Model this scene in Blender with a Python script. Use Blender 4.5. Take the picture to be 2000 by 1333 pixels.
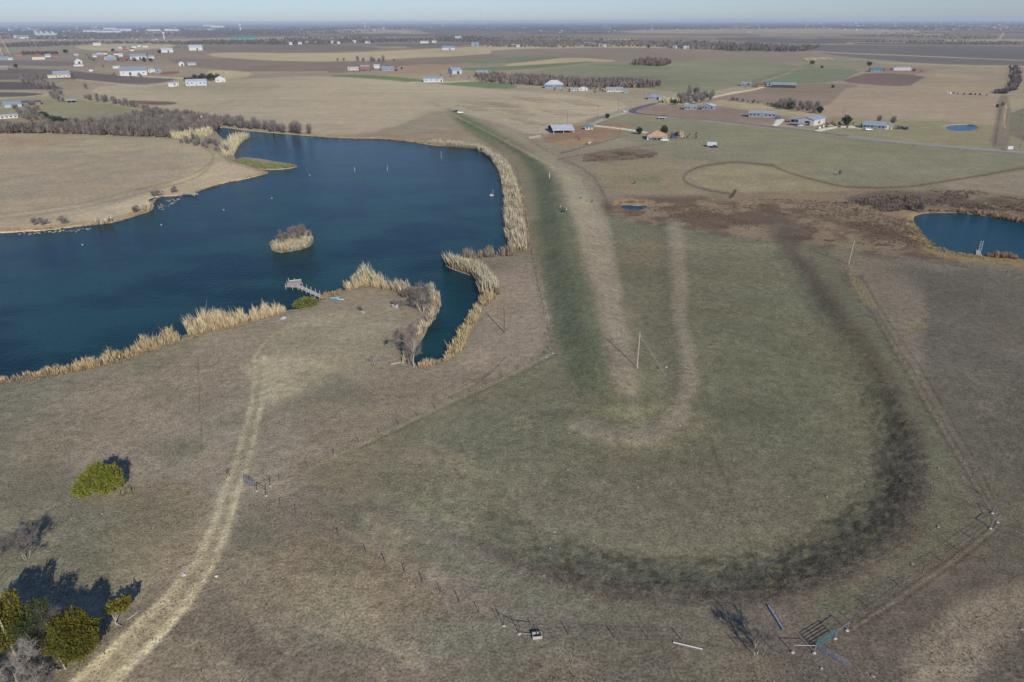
import bpy, bmesh, math, random
import numpy as np
from mathutils import Vector, Matrix

random.seed(7); np.random.seed(7)
for o in list(bpy.data.objects): bpy.data.objects.remove(o)
scene = bpy.context.scene
COL = scene.collection

# ------------------------------------------------------------------ camera
F = 1333.0; CAMH = 75.0
PITCH = math.atan(624 / F); ROLL = math.radians(-0.27)
CR, SR, CP, SP = math.cos(ROLL), math.sin(ROLL), math.cos(PITCH), math.sin(PITCH)
def _map(x, y, z):
    xr = CR * x - SR * y; yr = SR * x + CR * y
    return xr, -z * CP + yr * SP, yr * CP + z * SP
cam_data = bpy.data.cameras.new('camera'); cam = bpy.data.objects.new('camera', cam_data)
COL.objects.link(cam); scene.camera = cam
cam_data.sensor_width = 36.0; cam_data.lens = F / 2000 * 36.0
cam_data.clip_start = 0.5; cam_data.clip_end = 200000
M3 = Matrix([_map(1, 0, 0), _map(0, 1, 0), _map(0, 0, 1)]).transposed()
cam.matrix_world = Matrix.Translation((0, 0, CAMH)) @ M3.to_4x4()

# ------------------------------------------------------------------ light
SUN_EL, SUN_AZ = math.radians(28), math.radians(159)
world = bpy.data.worlds.new('World'); scene.world = world; world.use_nodes = True
wn = world.node_tree; wn.nodes.clear()
wo = wn.nodes.new('ShaderNodeOutputWorld'); wb = wn.nodes.new('ShaderNodeBackground')
sk = wn.nodes.new('ShaderNodeTexSky'); sk.sky_type = 'NISHITA'; sk.sun_disc = False
sk.sun_elevation = SUN_EL; sk.sun_rotation = SUN_AZ
sk.altitude = 250; sk.air_density = 1.0; sk.dust_density = 0.35; sk.ozone_density = 3.0
wb.inputs['Strength'].default_value = 0.077
tn = wn.nodes.new('ShaderNodeVectorMath'); tn.operation = 'MULTIPLY'; tn.inputs[1].default_value = (.84, .98, 1.40)   # cool white balance of the camera
wn.links.new(sk.outputs[0], tn.inputs[0]); wn.links.new(tn.outputs[0], wb.inputs[0]); wn.links.new(wb.outputs[0], wo.inputs[0])
sl = bpy.data.lights.new('sun', 'SUN'); sl.energy = 4.55; sl.angle = math.radians(0.53)
sl.color = (1.0, 0.95, 0.87)
sun = bpy.data.objects.new('sun', sl); COL.objects.link(sun)
sv = Vector((math.sin(SUN_AZ) * math.cos(SUN_EL), math.cos(SUN_AZ) * math.cos(SUN_EL), math.sin(SUN_EL)))
sun.rotation_euler = (-sv).to_track_quat('-Z', 'Y').to_euler()
scene.view_settings.view_transform = 'Standard'; scene.view_settings.look = 'None'
scene.view_settings.exposure = 0.0; scene.view_settings.gamma = 1.0
scene.view_settings.use_curve_mapping = False
scene.render.engine = 'CYCLES'
scene.cycles.max_bounces = 6; scene.cycles.volume_bounces = 0
scene.cycles.transparent_max_bounces = 12

# ------------------------------------------------------------------ pixel <-> place helpers (photo pixels, 2000 x 1333)
def rays(px, py):
    px = np.asarray(px, float); py = np.asarray(py, float)
    return _map(px - 1000.0, -(py - 666.5), -F)
def plane(px, py):
    "where the sight line through a photo pixel meets level ground"
    x, y, z = rays(px, py); t = CAMH / -z
    return x * t, y * t
def pix(X, Y, Z=0.0):
    "photo pixel of a place"
    z0 = Z - CAMH
    xr = X; d = Y * CP - z0 * SP; yr = Y * SP + z0 * CP
    x = CR * xr + SR * yr; y = -SR * xr + CR * yr
    return 1000.0 + F * x / d, 666.5 - F * y / d

def hsh(ix, iy, s):
    v = (ix.astype(np.int64) * 374761393 + iy.astype(np.int64) * 668265263 + s * 974634777) & 0x7fffffff
    v = ((v ^ (v >> 13)) * 1274126177) & 0x7fffffff
    return ((v ^ (v >> 16)) & 0xffff) / 65535.0
def vnoise(x, y, s=0):
    x0 = np.floor(x); y0 = np.floor(y); fx = x - x0; fy = y - y0
    fx = fx * fx * (3 - 2 * fx); fy = fy * fy * (3 - 2 * fy)
    a = hsh(x0, y0, s); b = hsh(x0 + 1, y0, s); c = hsh(x0, y0 + 1, s); d = hsh(x0 + 1, y0 + 1, s)
    return (a + (b - a) * fx) * (1 - fy) + (c + (d - c) * fx) * fy
def fbm(x, y, sc, o=4, s=0):
    r = 0; a = 1; t = 0
    for i in range(o):
        r = r + a * vnoise(x / sc + 17.3 * i, y / sc - 9.1 * i, s + i); t += a; a *= 0.55; sc *= 0.5
    return r / t
def sstep(a, b, x):
    t = np.clip((x - a) / (b - a), 0, 1); return t * t * (3 - 2 * t)
def dline(x, y, pts, closed=False):
    "distance to a polyline, and the parameter (index along it) of the nearest point"
    n = len(pts); best = np.full(np.shape(x), 1e18); par = np.zeros(np.shape(x))
    for i in range(n if closed else n - 1):
        ax, ay = pts[i][:2]; bx, by = pts[(i + 1) % n][:2]
        dx, dy = bx - ax, by - ay; L = dx * dx + dy * dy + 1e-12
        t = np.clip(((x - ax) * dx + (y - ay) * dy) / L, 0, 1)
        d = (x - ax - t * dx) ** 2 + (y - ay - t * dy) ** 2
        m = d < best; best = np.where(m, d, best); par = np.where(m, i + t, par)
    return np.sqrt(best), par
def inside(x, y, pts):
    r = np.zeros(np.shape(x), bool); n = len(pts)
    for i in range(n):
        ax, ay = pts[i][:2]; bx, by = pts[(i + 1) % n][:2]
        if ay == by: continue
        c = ((ay > y) != (by > y)) & (x < (bx - ax) * (y - ay) / (by - ay) + ax)
        r ^= c
    return r
def sdf(x, y, pts):
    d, _ = dline(x, y, pts, True); return np.where(inside(x, y, pts), -d, d)
def W(pts):
    "photo outline -> level-ground outline"
    return [tuple(map(float, plane(p[0], p[1]))) for p in pts]
def smooth(pts, k=2, closed=True):
    for _ in range(k):
        q = []; n = len(pts)
        for i in range(n if closed else n - 1):
            a = pts[i]; b = pts[(i + 1) % n]
            q.append(tuple(.75 * u + .25 * v for u, v in zip(a, b))); q.append(tuple(.25 * u + .75 * v for u, v in zip(a, b)))
        if not closed: q = [pts[0]] + q + [pts[-1]]
        pts = q
    return pts

# ------------------------------------------------------------------ water outlines
LAKE = smooth([(-700, 860), (-300, 800), (0, 744), (60, 732), (120, 722), (180, 708), (240, 692), (300, 672), (360, 656), (390, 644), (440, 636),
        (500, 623), (545, 612), (562, 606), (590, 604), (622, 590), (640, 580), (665, 570), (690, 561), (720, 556), (760, 558), (800, 560),
        (832, 560), (851, 576), (861, 600), (836, 632), (828, 656), (808, 680), (800, 704), (816, 717), (848, 708), (875, 694), (892, 664),
        (900, 640), (921, 610), (938, 585), (938, 558), (926, 540), (900, 532), (874, 522), (868, 510), (885, 503), (930, 499), (975, 497), (1003, 494), (1008, 470),
        (1002, 430), (999, 400), (994, 360), (982, 325), (962, 303), (930, 291), (880, 287), (840, 284), (800, 277), (750, 272), (700, 271),
        (650, 270), (600, 266), (540, 261), (480, 256), (440, 250), (418, 249), (424, 262), (436, 272), (446, 285), (455, 300), (462, 318), (500, 330), (530, 337), (500, 345), (470, 352), (440, 357), (400, 369), (370, 380), (343, 383), (300, 385), (285, 392),
        (300, 399), (298, 412), (270, 420), (240, 431), (200, 439), (150, 443), (100, 450), (50, 453), (0, 456), (-300, 474), (-700, 500)], 1)
ISLAND = smooth([(528, 488), (545, 494), (565, 492), (600, 485), (613, 472), (604, 458), (580, 455), (560, 460), (538, 470)], 1)
MARSH = smooth([(458, 318), (480, 329), (520, 333), (560, 331), (584, 326), (570, 320), (540, 316), (500, 309), (470, 307)], 1)
POND = smooth([(1780, 428), (1790, 418), (1850, 415), (1920, 421), (2000, 438), (2200, 480), (2300, 520), (2200, 540), (2050, 515), (2000, 507), (1960, 502), (1900, 497), (1850, 490), (1820, 480), (1805, 462), (1790, 445)], 1)
POND2 = smooth([(1210, 404), (1216, 400), (1240, 402), (1262, 401), (1266, 406), (1250, 411), (1222, 410)], 1)
POND3 = smooth([(1844, 249), (1855, 245), (1880, 244), (1905, 246), (1913, 251), (1900, 255), (1875, 256.5), (1852, 254)], 2)
LAKE_W, ISL_W, MAR_W, PON_W, PO2_W, PO3_W = map(W, (LAKE, ISLAND, MARSH, POND, POND2, POND3))
WZ = -0.35                                        # water level

# ------------------------------------------------------------------ relief of the terrain
CREST = W(smooth([(850, 205), (900, 226), (960, 252), (1030, 292), (1072, 322), (1092, 360), (1106, 420), (1128, 520), (1162, 630), (1200, 730), (1222, 775)], 1, False))
BERM = W(smooth([(1312, 440), (1325, 520), (1332, 620), (1345, 700), (1348, 770), (1325, 825), (1260, 855), (1180, 845), (1110, 825)], 1, False))
RIM = W(smooth([(1555, 478), (1620, 560), (1700, 670), (1780, 780), (1830, 880), (1832, 970), (1790, 1055), (1700, 1125), (1600, 1168), (1480, 1195), (1350, 1200), (1200, 1185), (1060, 1145), (930, 1085), (830, 1040), (740, 1000), (650, 960)], 2, False))
RIMC = RIM + W([(700, 880), (860, 800), (1080, 690), (1050, 500), (1190, 425)])
def relief(x, y):
    h = np.zeros(np.shape(x))
    sh = np.shape(x)
    near = (y < 900)
    d, p = dline(x, y, CREST)
    n = len(CREST) - 1
    f = sstep(0, n * .22, p) * (1 - .35 * sstep(n * .85, n, p))
    h = h + 3.0 * f * (1 - sstep(1.5, 13.5, d)) * near
    d, _ = dline(x, y, BERM); h = h + .45 * (1 - sstep(.5, 6.5, d))
    d, p = dline(x, y, RIM); ins = inside(x, y, RIMC); n = len(RIM) - 1
    f = np.maximum(sstep(0, n * .3, p), .5 * sstep(0, n * .04, p)) * (1 - sstep(n * .68, n * .95, p))
    dep = 2.1 * f * np.where(ins, sstep(0.5, 11, d) * np.exp(-np.maximum(d - 11, 0) / 45), 0)
    h = h - dep
    rough = np.where(ins, sstep(1, 3, d) * (1 - sstep(8, 13, d)), 0) * f
    h = h + rough * .42 * (fbm(x, y, 1.5, 4, 5) - .5)
    # soft undulation and tussocks
    h = h + .5 * (fbm(x, y, 60, 3, 9) - .5) * (y < 700)
    h = h + .10 * (fbm(x, y, 2.2, 3, 11) - .5) * (y < 260)
    # water bodies
    for P, far in ((LAKE_W, 1500), (PON_W, 900), (PO2_W, 600), (PO3_W, 1500)):
        xs = [q[0] for q in P]; ys = [q[1] for q in P]
        m = (x > min(xs) - 8) & (x < max(xs) + 8) & (y > min(ys) - 8) & (y < max(ys) + 8)
        if not np.any(m): continue
        xm = x[m]; ym = y[m]; s = sdf(xm, ym, P)
        if P is LAKE_W:
            s = np.maximum(s, -sdf(xm, ym, ISL_W)); s = np.maximum(s, -sdf(xm, ym, MAR_W))
        hm = h[m]
        w = 1 - sstep(0, 5, s)
        hm = np.where(s > 0, hm * (1 - w) + (WZ + .12 + .05 * s) * w, np.maximum(WZ - 1.6, WZ + .12 + .35 * s))
        h[m] = hm
    return h
def lift(x, y, h):
    k = 1 - h / CAMH; return x * k, y * k
def gp(px, py, up=0.0):
    "point of the terrain seen at a photo pixel"
    x, y = plane(px, py); x = np.atleast_1d(np.asarray(x, float)); y = np.atleast_1d(np.asarray(y, float))
    h = relief(x, y); X, Y = lift(x, y, h)
    return Vector((float(X[0]), float(Y[0]), float(h[0]) + up))
def gps(x, y):
    "terrain points for arrays of level-ground coordinates"
    h = relief(x, y); X, Y = lift(x, y, h); return X, Y, h
def at(px, py, z):
    x, y, r = rays(px, py); t = (CAMH - z) / -r
    return Vector((float(x * t), float(y * t), z))
def ppm(px, py):
    "photo pixels per metre at a ground pixel"
    x, y = plane(px, py); return F / math.sqrt(x * x + y * y + CAMH ** 2)

# ------------------------------------------------------------------ materials
def lin(c):
    r = []
    for v in c:
        v /= 255.0; r.append(v / 12.92 if v <= .04045 else ((v + .055) / 1.055) ** 2.4)
    return r
def mat(name, col, rough=.8, var=.12, scale=3.0, metal=0.0, spec=.3, bump=0.0, trans=0.0):
    "principled material with procedural noise in its colour"
    m = bpy.data.materials.new(name); m.use_nodes = True; t = m.node_tree; b = t.nodes['Principled BSDF']
    b.inputs['Roughness'].default_value = rough; b.inputs['Metallic'].default_value = metal
    b.inputs['Specular IOR Level'].default_value = spec
    g = t.nodes.new('ShaderNodeNewGeometry'); n = t.nodes.new('ShaderNodeTexNoise')
    n.inputs['Scale'].default_value = scale; n.inputs['Detail'].default_value = 4
    t.links.new(g.outputs['Position'], n.inputs['Vector'])
    r = t.nodes.new('ShaderNodeMapRange'); r.inputs['From Min'].default_value = .3; r.inputs['From Max'].default_value = .7
    r.inputs['To Min'].default_value = 1 - var; r.inputs['To Max'].default_value = 1 + var
    t.links.new(n.outputs['Fac'], r.inputs['Value'])
    v = t.nodes.new('ShaderNodeVectorMath'); v.operation = 'SCALE'; v.inputs[0].default_value = col[:3]
    t.links.new(r.outputs[0], v.inputs['Scale']); t.links.new(v.outputs[0], b.inputs['Base Color'])
    if bump:
        bp = t.nodes.new('ShaderNodeBump'); bp.inputs['Distance'].default_value = bump
        t.links.new(n.outputs['Fac'], bp.inputs['Height']); t.links.new(bp.outputs[0], b.inputs['Normal'])
    return m
def matrand(name, cols, rough=.85, var=.35, scale=1.2, trans=0.0):
    "colour picked per object and per clump between several tones"
    m = bpy.data.materials.new(name); m.use_nodes = True; t = m.node_tree; b = t.nodes['Principled BSDF']
    b.inputs['Roughness'].default_value = rough; b.inputs['Specular IOR Level'].default_value = .15
    g = t.nodes.new('ShaderNodeNewGeometry'); n = t.nodes.new('ShaderNodeTexNoise')
    n.inputs['Scale'].default_value = scale; n.inputs['Detail'].default_value = 3
    t.links.new(g.outputs['Position'], n.inputs['Vector'])
    oi = t.nodes.new('ShaderNodeObjectInfo')
    mx = t.nodes.new('ShaderNodeMath'); mx.operation = 'MULTIPLY_ADD'; mx.inputs[1].default_value = .45; 
    t.links.new(oi.outputs['Random'], mx.inputs[0])
    r = t.nodes.new('ShaderNodeMapRange'); r.inputs['From Min'].default_value = .3; r.inputs['From Max'].default_value = .7
    r.inputs['To Max'].default_value = .55
    t.links.new(n.outputs['Fac'], r.inputs['Value']); t.links.new(r.outputs[0], mx.inputs[2])
    cr = t.nodes.new('ShaderNodeValToRGB'); e = cr.color_ramp.elements
    while len(e) < len(cols): e.new(.5)
    for i, c in enumerate(cols): e[i].position = i / max(1, len(cols) - 1); e[i].color = (*c, 1)
    t.links.new(mx.outputs[0], cr.inputs[0]); t.links.new(cr.outputs[0], b.inputs['Base Color'])
    if trans:
        b.inputs['Transmission Weight'].default_value = 0
        tr = t.nodes.new('ShaderNodeBsdfTranslucent'); t.links.new(cr.outputs[0], tr.inputs[0])
        ms = t.nodes.new('ShaderNodeMixShader'); ms.inputs[0].default_value = trans
        t.links.new(b.outputs[0], ms.inputs[1]); t.links.new(tr.outputs[0], ms.inputs[2])
        t.links.new(ms.outputs[0], t.nodes['Material Output'].inputs[0])
    return m

# ------------------------------------------------------------------ the ground: one sheet out to the horizon
GAIN = 1.95          # photo tone -> surface colour
FARP = []
xs = np.concatenate([np.array([-30000, -12000, -6000, -3500, -2200, -1500, -1100]), np.arange(-840, -3, 14), np.arange(0, 2001, 3.0), np.arange(2010, 2850, 14), np.array([3100, 3500, 4200, 5500, 8000, 14000, 32000])])
ys = np.concatenate([[42.6 + .02, 42.8, 43.2, 43.7, 44.3, 45], np.arange(45.8, 130, .9), np.arange(130, 420, 1.5), np.arange(420, 1345, 3.0), np.arange(1360, 1700, 16), [1800, 2000, 2300, 2700]])
U, V = np.meshgrid(xs, ys)
Vr = V + (U - 1000) * math.tan(ROLL)              # rows follow the (slightly tilted) horizon
Vr = np.maximum(Vr, 42.6 + (U - 1000) * math.tan(ROLL) + 0.02)
gx, gy = plane(U, Vr)
lim = 60000.0 / np.maximum(np.hypot(gx, gy), 1.0); k = np.minimum(lim, 1.0)
gx = gx * k; gy = gy * k
nr, nc = gx.shape
gh = relief(gx.ravel(), gy.ravel())
# colours ----------------------------------------------------
PX = U.ravel().copy(); PY = Vr.ravel().copy()
gxr = gx.ravel(); gyr = gy.ravel()
wsc = np.clip((PY - 45) / 9.0, .6, 60)
n1 = fbm(PX, PY * 1.6, 90, 4, 21) - .5; n2 = fbm(PX, PY * 1.6, 90, 4, 31) - .5
nw1 = fbm(gxr, gyr, 9, 4, 41) - .5; nw2 = fbm(gxr, gyr, 9, 4, 51) - .5
Cc = np.zeros((PX.size, 3))
def stops(y, tab):
    ysx = [t[0] for t in tab]; c = np.array([lin(t[1]) for t in tab])
    return np.stack([np.interp(y, ysx, c[:, i]) for i in range(3)], 1)
yy = PY - (PX - 1000) * math.tan(ROLL)
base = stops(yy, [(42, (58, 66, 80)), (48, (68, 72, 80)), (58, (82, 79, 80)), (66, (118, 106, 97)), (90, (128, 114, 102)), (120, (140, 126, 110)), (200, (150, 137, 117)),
                  (320, (132, 122, 102)), (480, (118, 109, 92)), (640, (128, 118, 102)), (800, (120, 111, 96)), (1000, (106, 98, 84)), (1333, (98, 88, 76))])  # nearest rows darker: view and lens light falloff put into the ground colour
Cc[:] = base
def paint(pts, col, soft=2.0, warp=0.0, op=1.0, sm=1):
    "tint the ground inside an outline given in photo pixels"
    pts = smooth(pts, sm) if sm else pts
    px_ = [p[0] for p in pts]; py_ = [p[1] for p in pts]; e = soft + warp + 2
    m = (PX > min(px_) - e) & (PX < max(px_) + e) & (PY > min(py_) - e) & (PY < max(py_) + e)
    if not m.any(): return
    x = PX[m] + n1[m] * warp * 2; y = PY[m] + n2[m] * warp * 1.2
    a = (1 - sstep(-soft, soft, sdf(x, y, pts))) * op
    c = np.array(lin(col)); Cc[m] = Cc[m] * (1 - a[:, None]) + c * a[:, None]
def stroke(pts, w, col, soft=1.5, warp=0.0, op=1.0, brk=0.0, sm=2):
    "tint along a line; w is a width or a list of widths, photo pixels"
    n0 = len(pts); ws = w if isinstance(w, (list, tuple)) else [w] * n0
    pts = [(p[0], p[1], ww) for p, ww in zip(pts, ws)]
    pts = smooth(pts, sm, False) if sm else pts
    px_ = [p[0] for p in pts]; py_ = [p[1] for p in pts]; e = max(ws) / 2 + soft + warp + 2
    m = (PX > min(px_) - e) & (PX < max(px_) + e) & (PY > min(py_) - e) & (PY < max(py_) + e)
    if not m.any(): return
    x = PX[m] + n1[m] * warp * 2; y = PY[m] + n2[m] * warp * 1.2
    d, p = dline(x, y, pts)
    wv = np.interp(p, np.arange(len(pts)), [q[2] for q in pts]) / 2
    a = (1 - sstep(wv - soft, wv + soft, d)) * op
    if brk: a = a * (1 - brk + brk * sstep(.35, .6, fbm(gxr[m], gyr[m], 3.0, 3, 77)))
    c = np.array(lin(col)); Cc[m] = Cc[m] * (1 - a[:, None]) + c * a[:, None]

PALE, TAN, BRN, PLOW, GRN = (176, 161, 134), (160, 146, 124), (128, 112, 98), (112, 103, 96), (112, 118, 92)
# --- far fields
rr = random.Random(3)
for i in range(240):                              # patchwork towards the horizon
    y0 = 50 + 40 * rr.random() ** 1.3; x0 = rr.uniform(-300, 2300); w = rr.uniform(40, 260) * (y0 - 35) / 35; hh = rr.uniform(.5, 2.2) * (y0 - 42) / 18
    c = rr.choice([PALE, TAN, BRN, PLOW, (86, 84, 82), (76, 78, 82), (78, 80, 82), (120, 112, 100), (84, 84, 84)])
    off = (x0 - 1000) * math.tan(ROLL); sh = rr.uniform(-1, 1) * hh
    paint([(x0, y0 + off), (x0 + w, y0 + off - sh * .5), (x0 + w * 1.1, y0 + off + hh), (x0 + w * .1, y0 + off + hh + sh * .4)], c, .8, 0, .75, 0)
paint([(-300, 78), (300, 77), (500, 73), (780, 72), (800, 76), (520, 80), (300, 86), (-300, 84)], (150, 134, 118), 1.2, 1)
paint([(650, 58), (720, 57), (830, 60), (820, 64), (700, 66), (650, 64)], (150, 138, 120), 1, 1)
paint([(1180, 60), (1500, 55), (1800, 58), (1790, 68), (1500, 66), (1250, 66)], (150, 132, 118), 1, 1)
paint([(1400, 72), (1660, 78), (1650, 88), (1400, 80)], (100, 92, 92), 1, 1)
paint([(0, 84), (130, 82), (270, 84), (340, 86), (300, 98), (180, 106), (0, 112)], (134, 124, 108), 1, 2)
paint([(140, 88), (330, 85), (350, 92), (240, 100), (160, 98)], (166, 152, 122), 1, 1)
paint([(-200, 112), (150, 104), (290, 116), (180, 124), (-200, 128)], (134, 120, 108), 1, 1)
paint([(-200, 118), (90, 118), (160, 124), (140, 130), (-200, 131)], (116, 106, 104), 1, 1)
paint([(380, 88), (500, 88), (640, 88), (760, 93), (700, 101), (500, 104), (400, 102)], (118, 106, 98), 1, 2)
paint([(395, 104), (500, 103), (640, 104), (800, 98), (980, 88), (1150, 96), (900, 109), (700, 118), (600, 121), (430, 114)], (168, 152, 124), 1, 2)
paint([(320, 112), (500, 117), (620, 121), (760, 118), (860, 112), (960, 104), (1000, 112), (900, 124), (760, 133), (680, 143), (560, 144), (430, 138), (350, 128)], (124, 108, 96), 1, 3)
paint([(960, 96), (1250, 93), (1500, 100), (1600, 104), (1700, 112), (1560, 122), (1350, 120), (1180, 121), (1060, 118), (960, 110)], (130, 116, 103), 1, 2)
paint([(900, 118), (1000, 112), (1100, 110), (1090, 117), (1010, 124), (920, 126)], (112, 116, 94), 1, 1)
paint([(980, 127), (1060, 118), (1110, 112), (1190, 117), (1210, 120), (1150, 121), (1050, 130), (1000, 132)], (172, 154, 124), 1, 1)
paint([(880, 134), (1000, 130), (1130, 121), (1170, 120), (1110, 128), (1030, 136), (940, 140)], (106, 116, 84), 1, 1)
paint([(1010, 147), (1080, 134), (1180, 122), (1340, 118), (1480, 120), (1560, 128), (1545, 138), (1500, 150), (1440, 170), (1350, 185), (1290, 176), (1180, 165), (1060, 160)], (126, 124, 102), 1.5, 3)
paint([(1150, 124), (1280, 128), (1330, 140), (1250, 134), (1150, 128)], (108, 116, 90), 2, 4, .7)
paint([(640, 147), (700, 146), (770, 150), (835, 157), (820, 162), (740, 156), (660, 151)], (98, 112, 78), .8, 1)
paint([(850, 164), (930, 159), (1010, 165), (1010, 174), (930, 172), (880, 168)], (104, 114, 84), .8, 1)
paint([(760, 130), (860, 124), (900, 132), (860, 150), (800, 150), (740, 144)], (150, 130, 108), 1, 3)
paint([(410, 137), (480, 139), (500, 148), (420, 158), (400, 148)], (172, 157, 124), 1, 2)
paint([(170, 172), (280, 165), (420, 156), (640, 148), (820, 162), (1000, 177), (1140, 190), (1240, 204), (1190, 222), (1110, 245), (1050, 268), (960, 236), (850, 210), (800, 240), (700, 266), (600, 262), (560, 245), (420, 232), (300, 208), (200, 195)], (163, 149, 128), 1.5, 3)
paint([(450, 185), (700, 180), (850, 205), (800, 235), (600, 240), (450, 220)], (168, 153, 132), 12, 20, .6)
paint([(250, 166), (420, 160), (560, 165), (500, 178), (300, 185)], (142, 133, 112), 8, 12, .6)
paint([(230, 196), (350, 199), (340, 206), (250, 204)], (112, 90, 82), 1, 2)
for a in ((910, 198, 60), (950, 200, 40), (900, 206, 30), (1010, 190, 50), (1100, 196, 40), (1060, 215, 50), (980, 215, 40), (1000, 232, 30)):
    for j in range(4):
        stroke([(a[0] + j * 11 - 10, a[1] + j * 3), (a[0] + j * 9 + a[2] * .4, a[1] + j * 3 + 2), (a[0] + j * 12 + a[2], a[1] + 2 + j * 3)], 1.2, (126, 110, 96), .9, 3, .8)
# left dark fields
paint([(-300, 134), (110, 134), (190, 145), (300, 150), (350, 152), (330, 160), (270, 167), (150, 155), (60, 156), (-300, 157)], (104, 95, 92), 1, 1)
paint([(-300, 162), (40, 158), (130, 172), (110, 176), (-300, 175)], (92, 84, 82), 1, 1)
paint([(-300, 182), (60, 180), (95, 184), (60, 190), (-300, 192)], (94, 85, 82), 1, 1)
paint([(-100, 196), (90, 190), (200, 200), (265, 214), (268, 232), (180, 238), (60, 230), (-100, 232)], (134, 128, 102), 1.5, 4)
paint([(-100, 232), (60, 228), (110, 238), (60, 252), (-100, 258)], (138, 124, 102), 1.5, 3)
paint([(310, 142), (350, 139), (350, 145), (312, 147)], (128, 88, 70), 1, 1)
paint([(190, 110), (270, 108), (270, 118), (230, 122)], (132, 96, 80), 1.5, 3, .7)
# left field by the lake
paint([(-800, 262), (0, 262), (120, 264), (230, 269), (330, 272), (400, 284), (436, 305), (450, 330), (470, 352), (400, 372), (300, 402), (240, 434), (0, 460), (-800, 500)], (158, 144, 120), 2, 3)
paint([(-400, 300), (60, 285), (280, 295), (380, 310), (360, 340), (280, 380), (160, 400), (-400, 440)], (148, 134, 114), 22, 20, .8)
paint([(-800, 264), (0, 264), (180, 270), (150, 282), (0, 290), (-800, 300)], (150, 130, 108), 4, 5, .7)
paint([(440, 312), (490, 328), (520, 340), (470, 352), (400, 370), (300, 400), (230, 430), (120, 442), (0, 456), (0, 446), (150, 425), (280, 380), (360, 345), (410, 325)], (176, 159, 130), 4, 5, .8)
for dy in (0, 9): stroke([(-50, 424 + dy), (80, 410 + dy), (180, 394 + dy), (280, 368 + dy), (370, 345 + dy), (405, 325 + dy), (422, 300 + dy * .4), (395, 286)], 3, (138, 124, 102), 1.8, 2, .8)
stroke([(0, 353), (80, 340), (180, 318), (280, 296)], 5, (138, 124, 106), 3, 5, .5)
# right side
paint([(1590, 90), (1700, 88), (2000, 92), (2400, 95), (2400, 140), (2000, 131), (1850, 127), (1720, 118), (1640, 110), (1580, 100)], (104, 97, 96), 1, 1)
stroke([(1590, 101), (1660, 105), (1800, 110), (2050, 121)], 1.8, (158, 142, 122), .6, .5)
stroke([(1640, 118), (1700, 122), (1850, 128), (2050, 131)], 2.2, (160, 146, 122), .7, .5)
paint([(1570, 115), (1620, 113), (1720, 120), (1700, 132), (1640, 140), (1560, 138)], (130, 124, 102), 1.5, 3)
paint([(1570, 113), (1625, 112), (1620, 118), (1575, 120)], (164, 150, 116), 1, 2)
paint([(1500, 145), (1560, 134), (1690, 136), (1660, 150), (1640, 160), (1540, 166), (1440, 172)], (112, 116, 96), 1.2, 2)
paint([(1690, 134), (1830, 131), (1800, 148), (1690, 140)], (136, 114, 104), 1, 1)
paint([(1700, 142), (1812, 148), (1790, 160), (1775, 170), (1700, 166), (1640, 160), (1660, 152)], (112, 94, 88), 1, 1)
paint([(1845, 130), (1990, 133), (1965, 160), (1955, 184), (1870, 182), (1790, 178), (1800, 165)], (150, 134, 112), 1, 1)
paint([(1330, 200), (1420, 188), (1500, 168), (1640, 162), (1700, 172), (1640, 190), (1610, 210), (1560, 215), (1450, 200)], (131, 114, 102), 1.5, 2)
paint([(1660, 165), (1780, 174), (1870, 184), (1965, 190), (1955, 240), (1850, 245), (1650, 232), (1600, 222), (1630, 195)], (148, 131, 113), 1.5, 3)
paint([(1420, 195), (1500, 205), (1600, 222), (1640, 236), (1560, 232), (1430, 204), (1380, 198)], (158, 144, 116), 1.5, 2)
paint([(1600, 228), (1700, 230), (1960, 244), (1990, 260), (1990, 296), (1800, 288), (1650, 265), (1560, 246)], (132, 124, 98), 2, 4)
paint([(1950, 185), (1975, 190), (1975, 295), (1930, 290), (1945, 230)], (124, 112, 96), 2, 3)
paint([(1975, 200), (2200, 200), (2200, 290), (1970, 285)], (112, 106, 92), 1, 1)
paint([(1225, 212), (1290, 204), (1345, 206), (1440, 210), (1560, 235), (1550, 246), (1450, 240), (1300, 226), (1240, 220)], (131, 113, 101), 1.5, 2)
paint([(1150, 230), (1230, 222), (1300, 230), (1500, 250), (1650, 270), (1850, 290), (2400, 315), (2400, 340), (2000, 345), (1850, 372), (1700, 372), (1600, 355), (1500, 330), (1330, 312), (1280, 300), (1240, 280), (1180, 262), (1140, 250)], (126, 121, 98), 2, 8)
paint([(1150, 240), (1250, 245), (1210, 262), (1130, 290), (1050, 275), (1080, 262)], (136, 112, 90), 2, 5)
paint([(1080, 276), (1170, 268), (1140, 285), (1090, 284)], (160, 134, 98), 3, 5, .6)
paint([(1130, 305), (1180, 292), (1280, 295), (1290, 308), (1240, 312), (1150, 318)], (112, 94, 82), 3, 8, .85)
paint([(1160, 320), (1300, 312), (1340, 340), (1380, 378), (1300, 385), (1200, 378), (1175, 350)], (132, 120, 96), 4, 8)
paint([(1230, 345), (1290, 340), (1290, 362), (1230, 360)], (112, 112, 84), 6, 6, .7)
paint([(1345, 345), (1400, 325), (1520, 325), (1600, 350), (1700, 372), (1650, 380), (1500, 380), (1390, 375)], (138, 126, 98), 4, 6)
paint([(1840, 345), (2000, 335), (2300, 340), (2300, 420), (2000, 400), (1850, 378)], (140, 126, 106), 5, 10, .8)
paint([(1190, 395), (1350, 380), (1500, 376), (1700, 372), (1850, 365), (2100, 390), (2500, 520), (2500, 620), (2000, 530), (1850, 505), (1660, 490), (1570, 476), (1480, 470), (1330, 448), (1200, 428)], (128, 112, 90), 3, 8)
m = (PX > 1150) & (PX < 2600) & (PY > 372) & (PY < 560)    # dead brush patches
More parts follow.
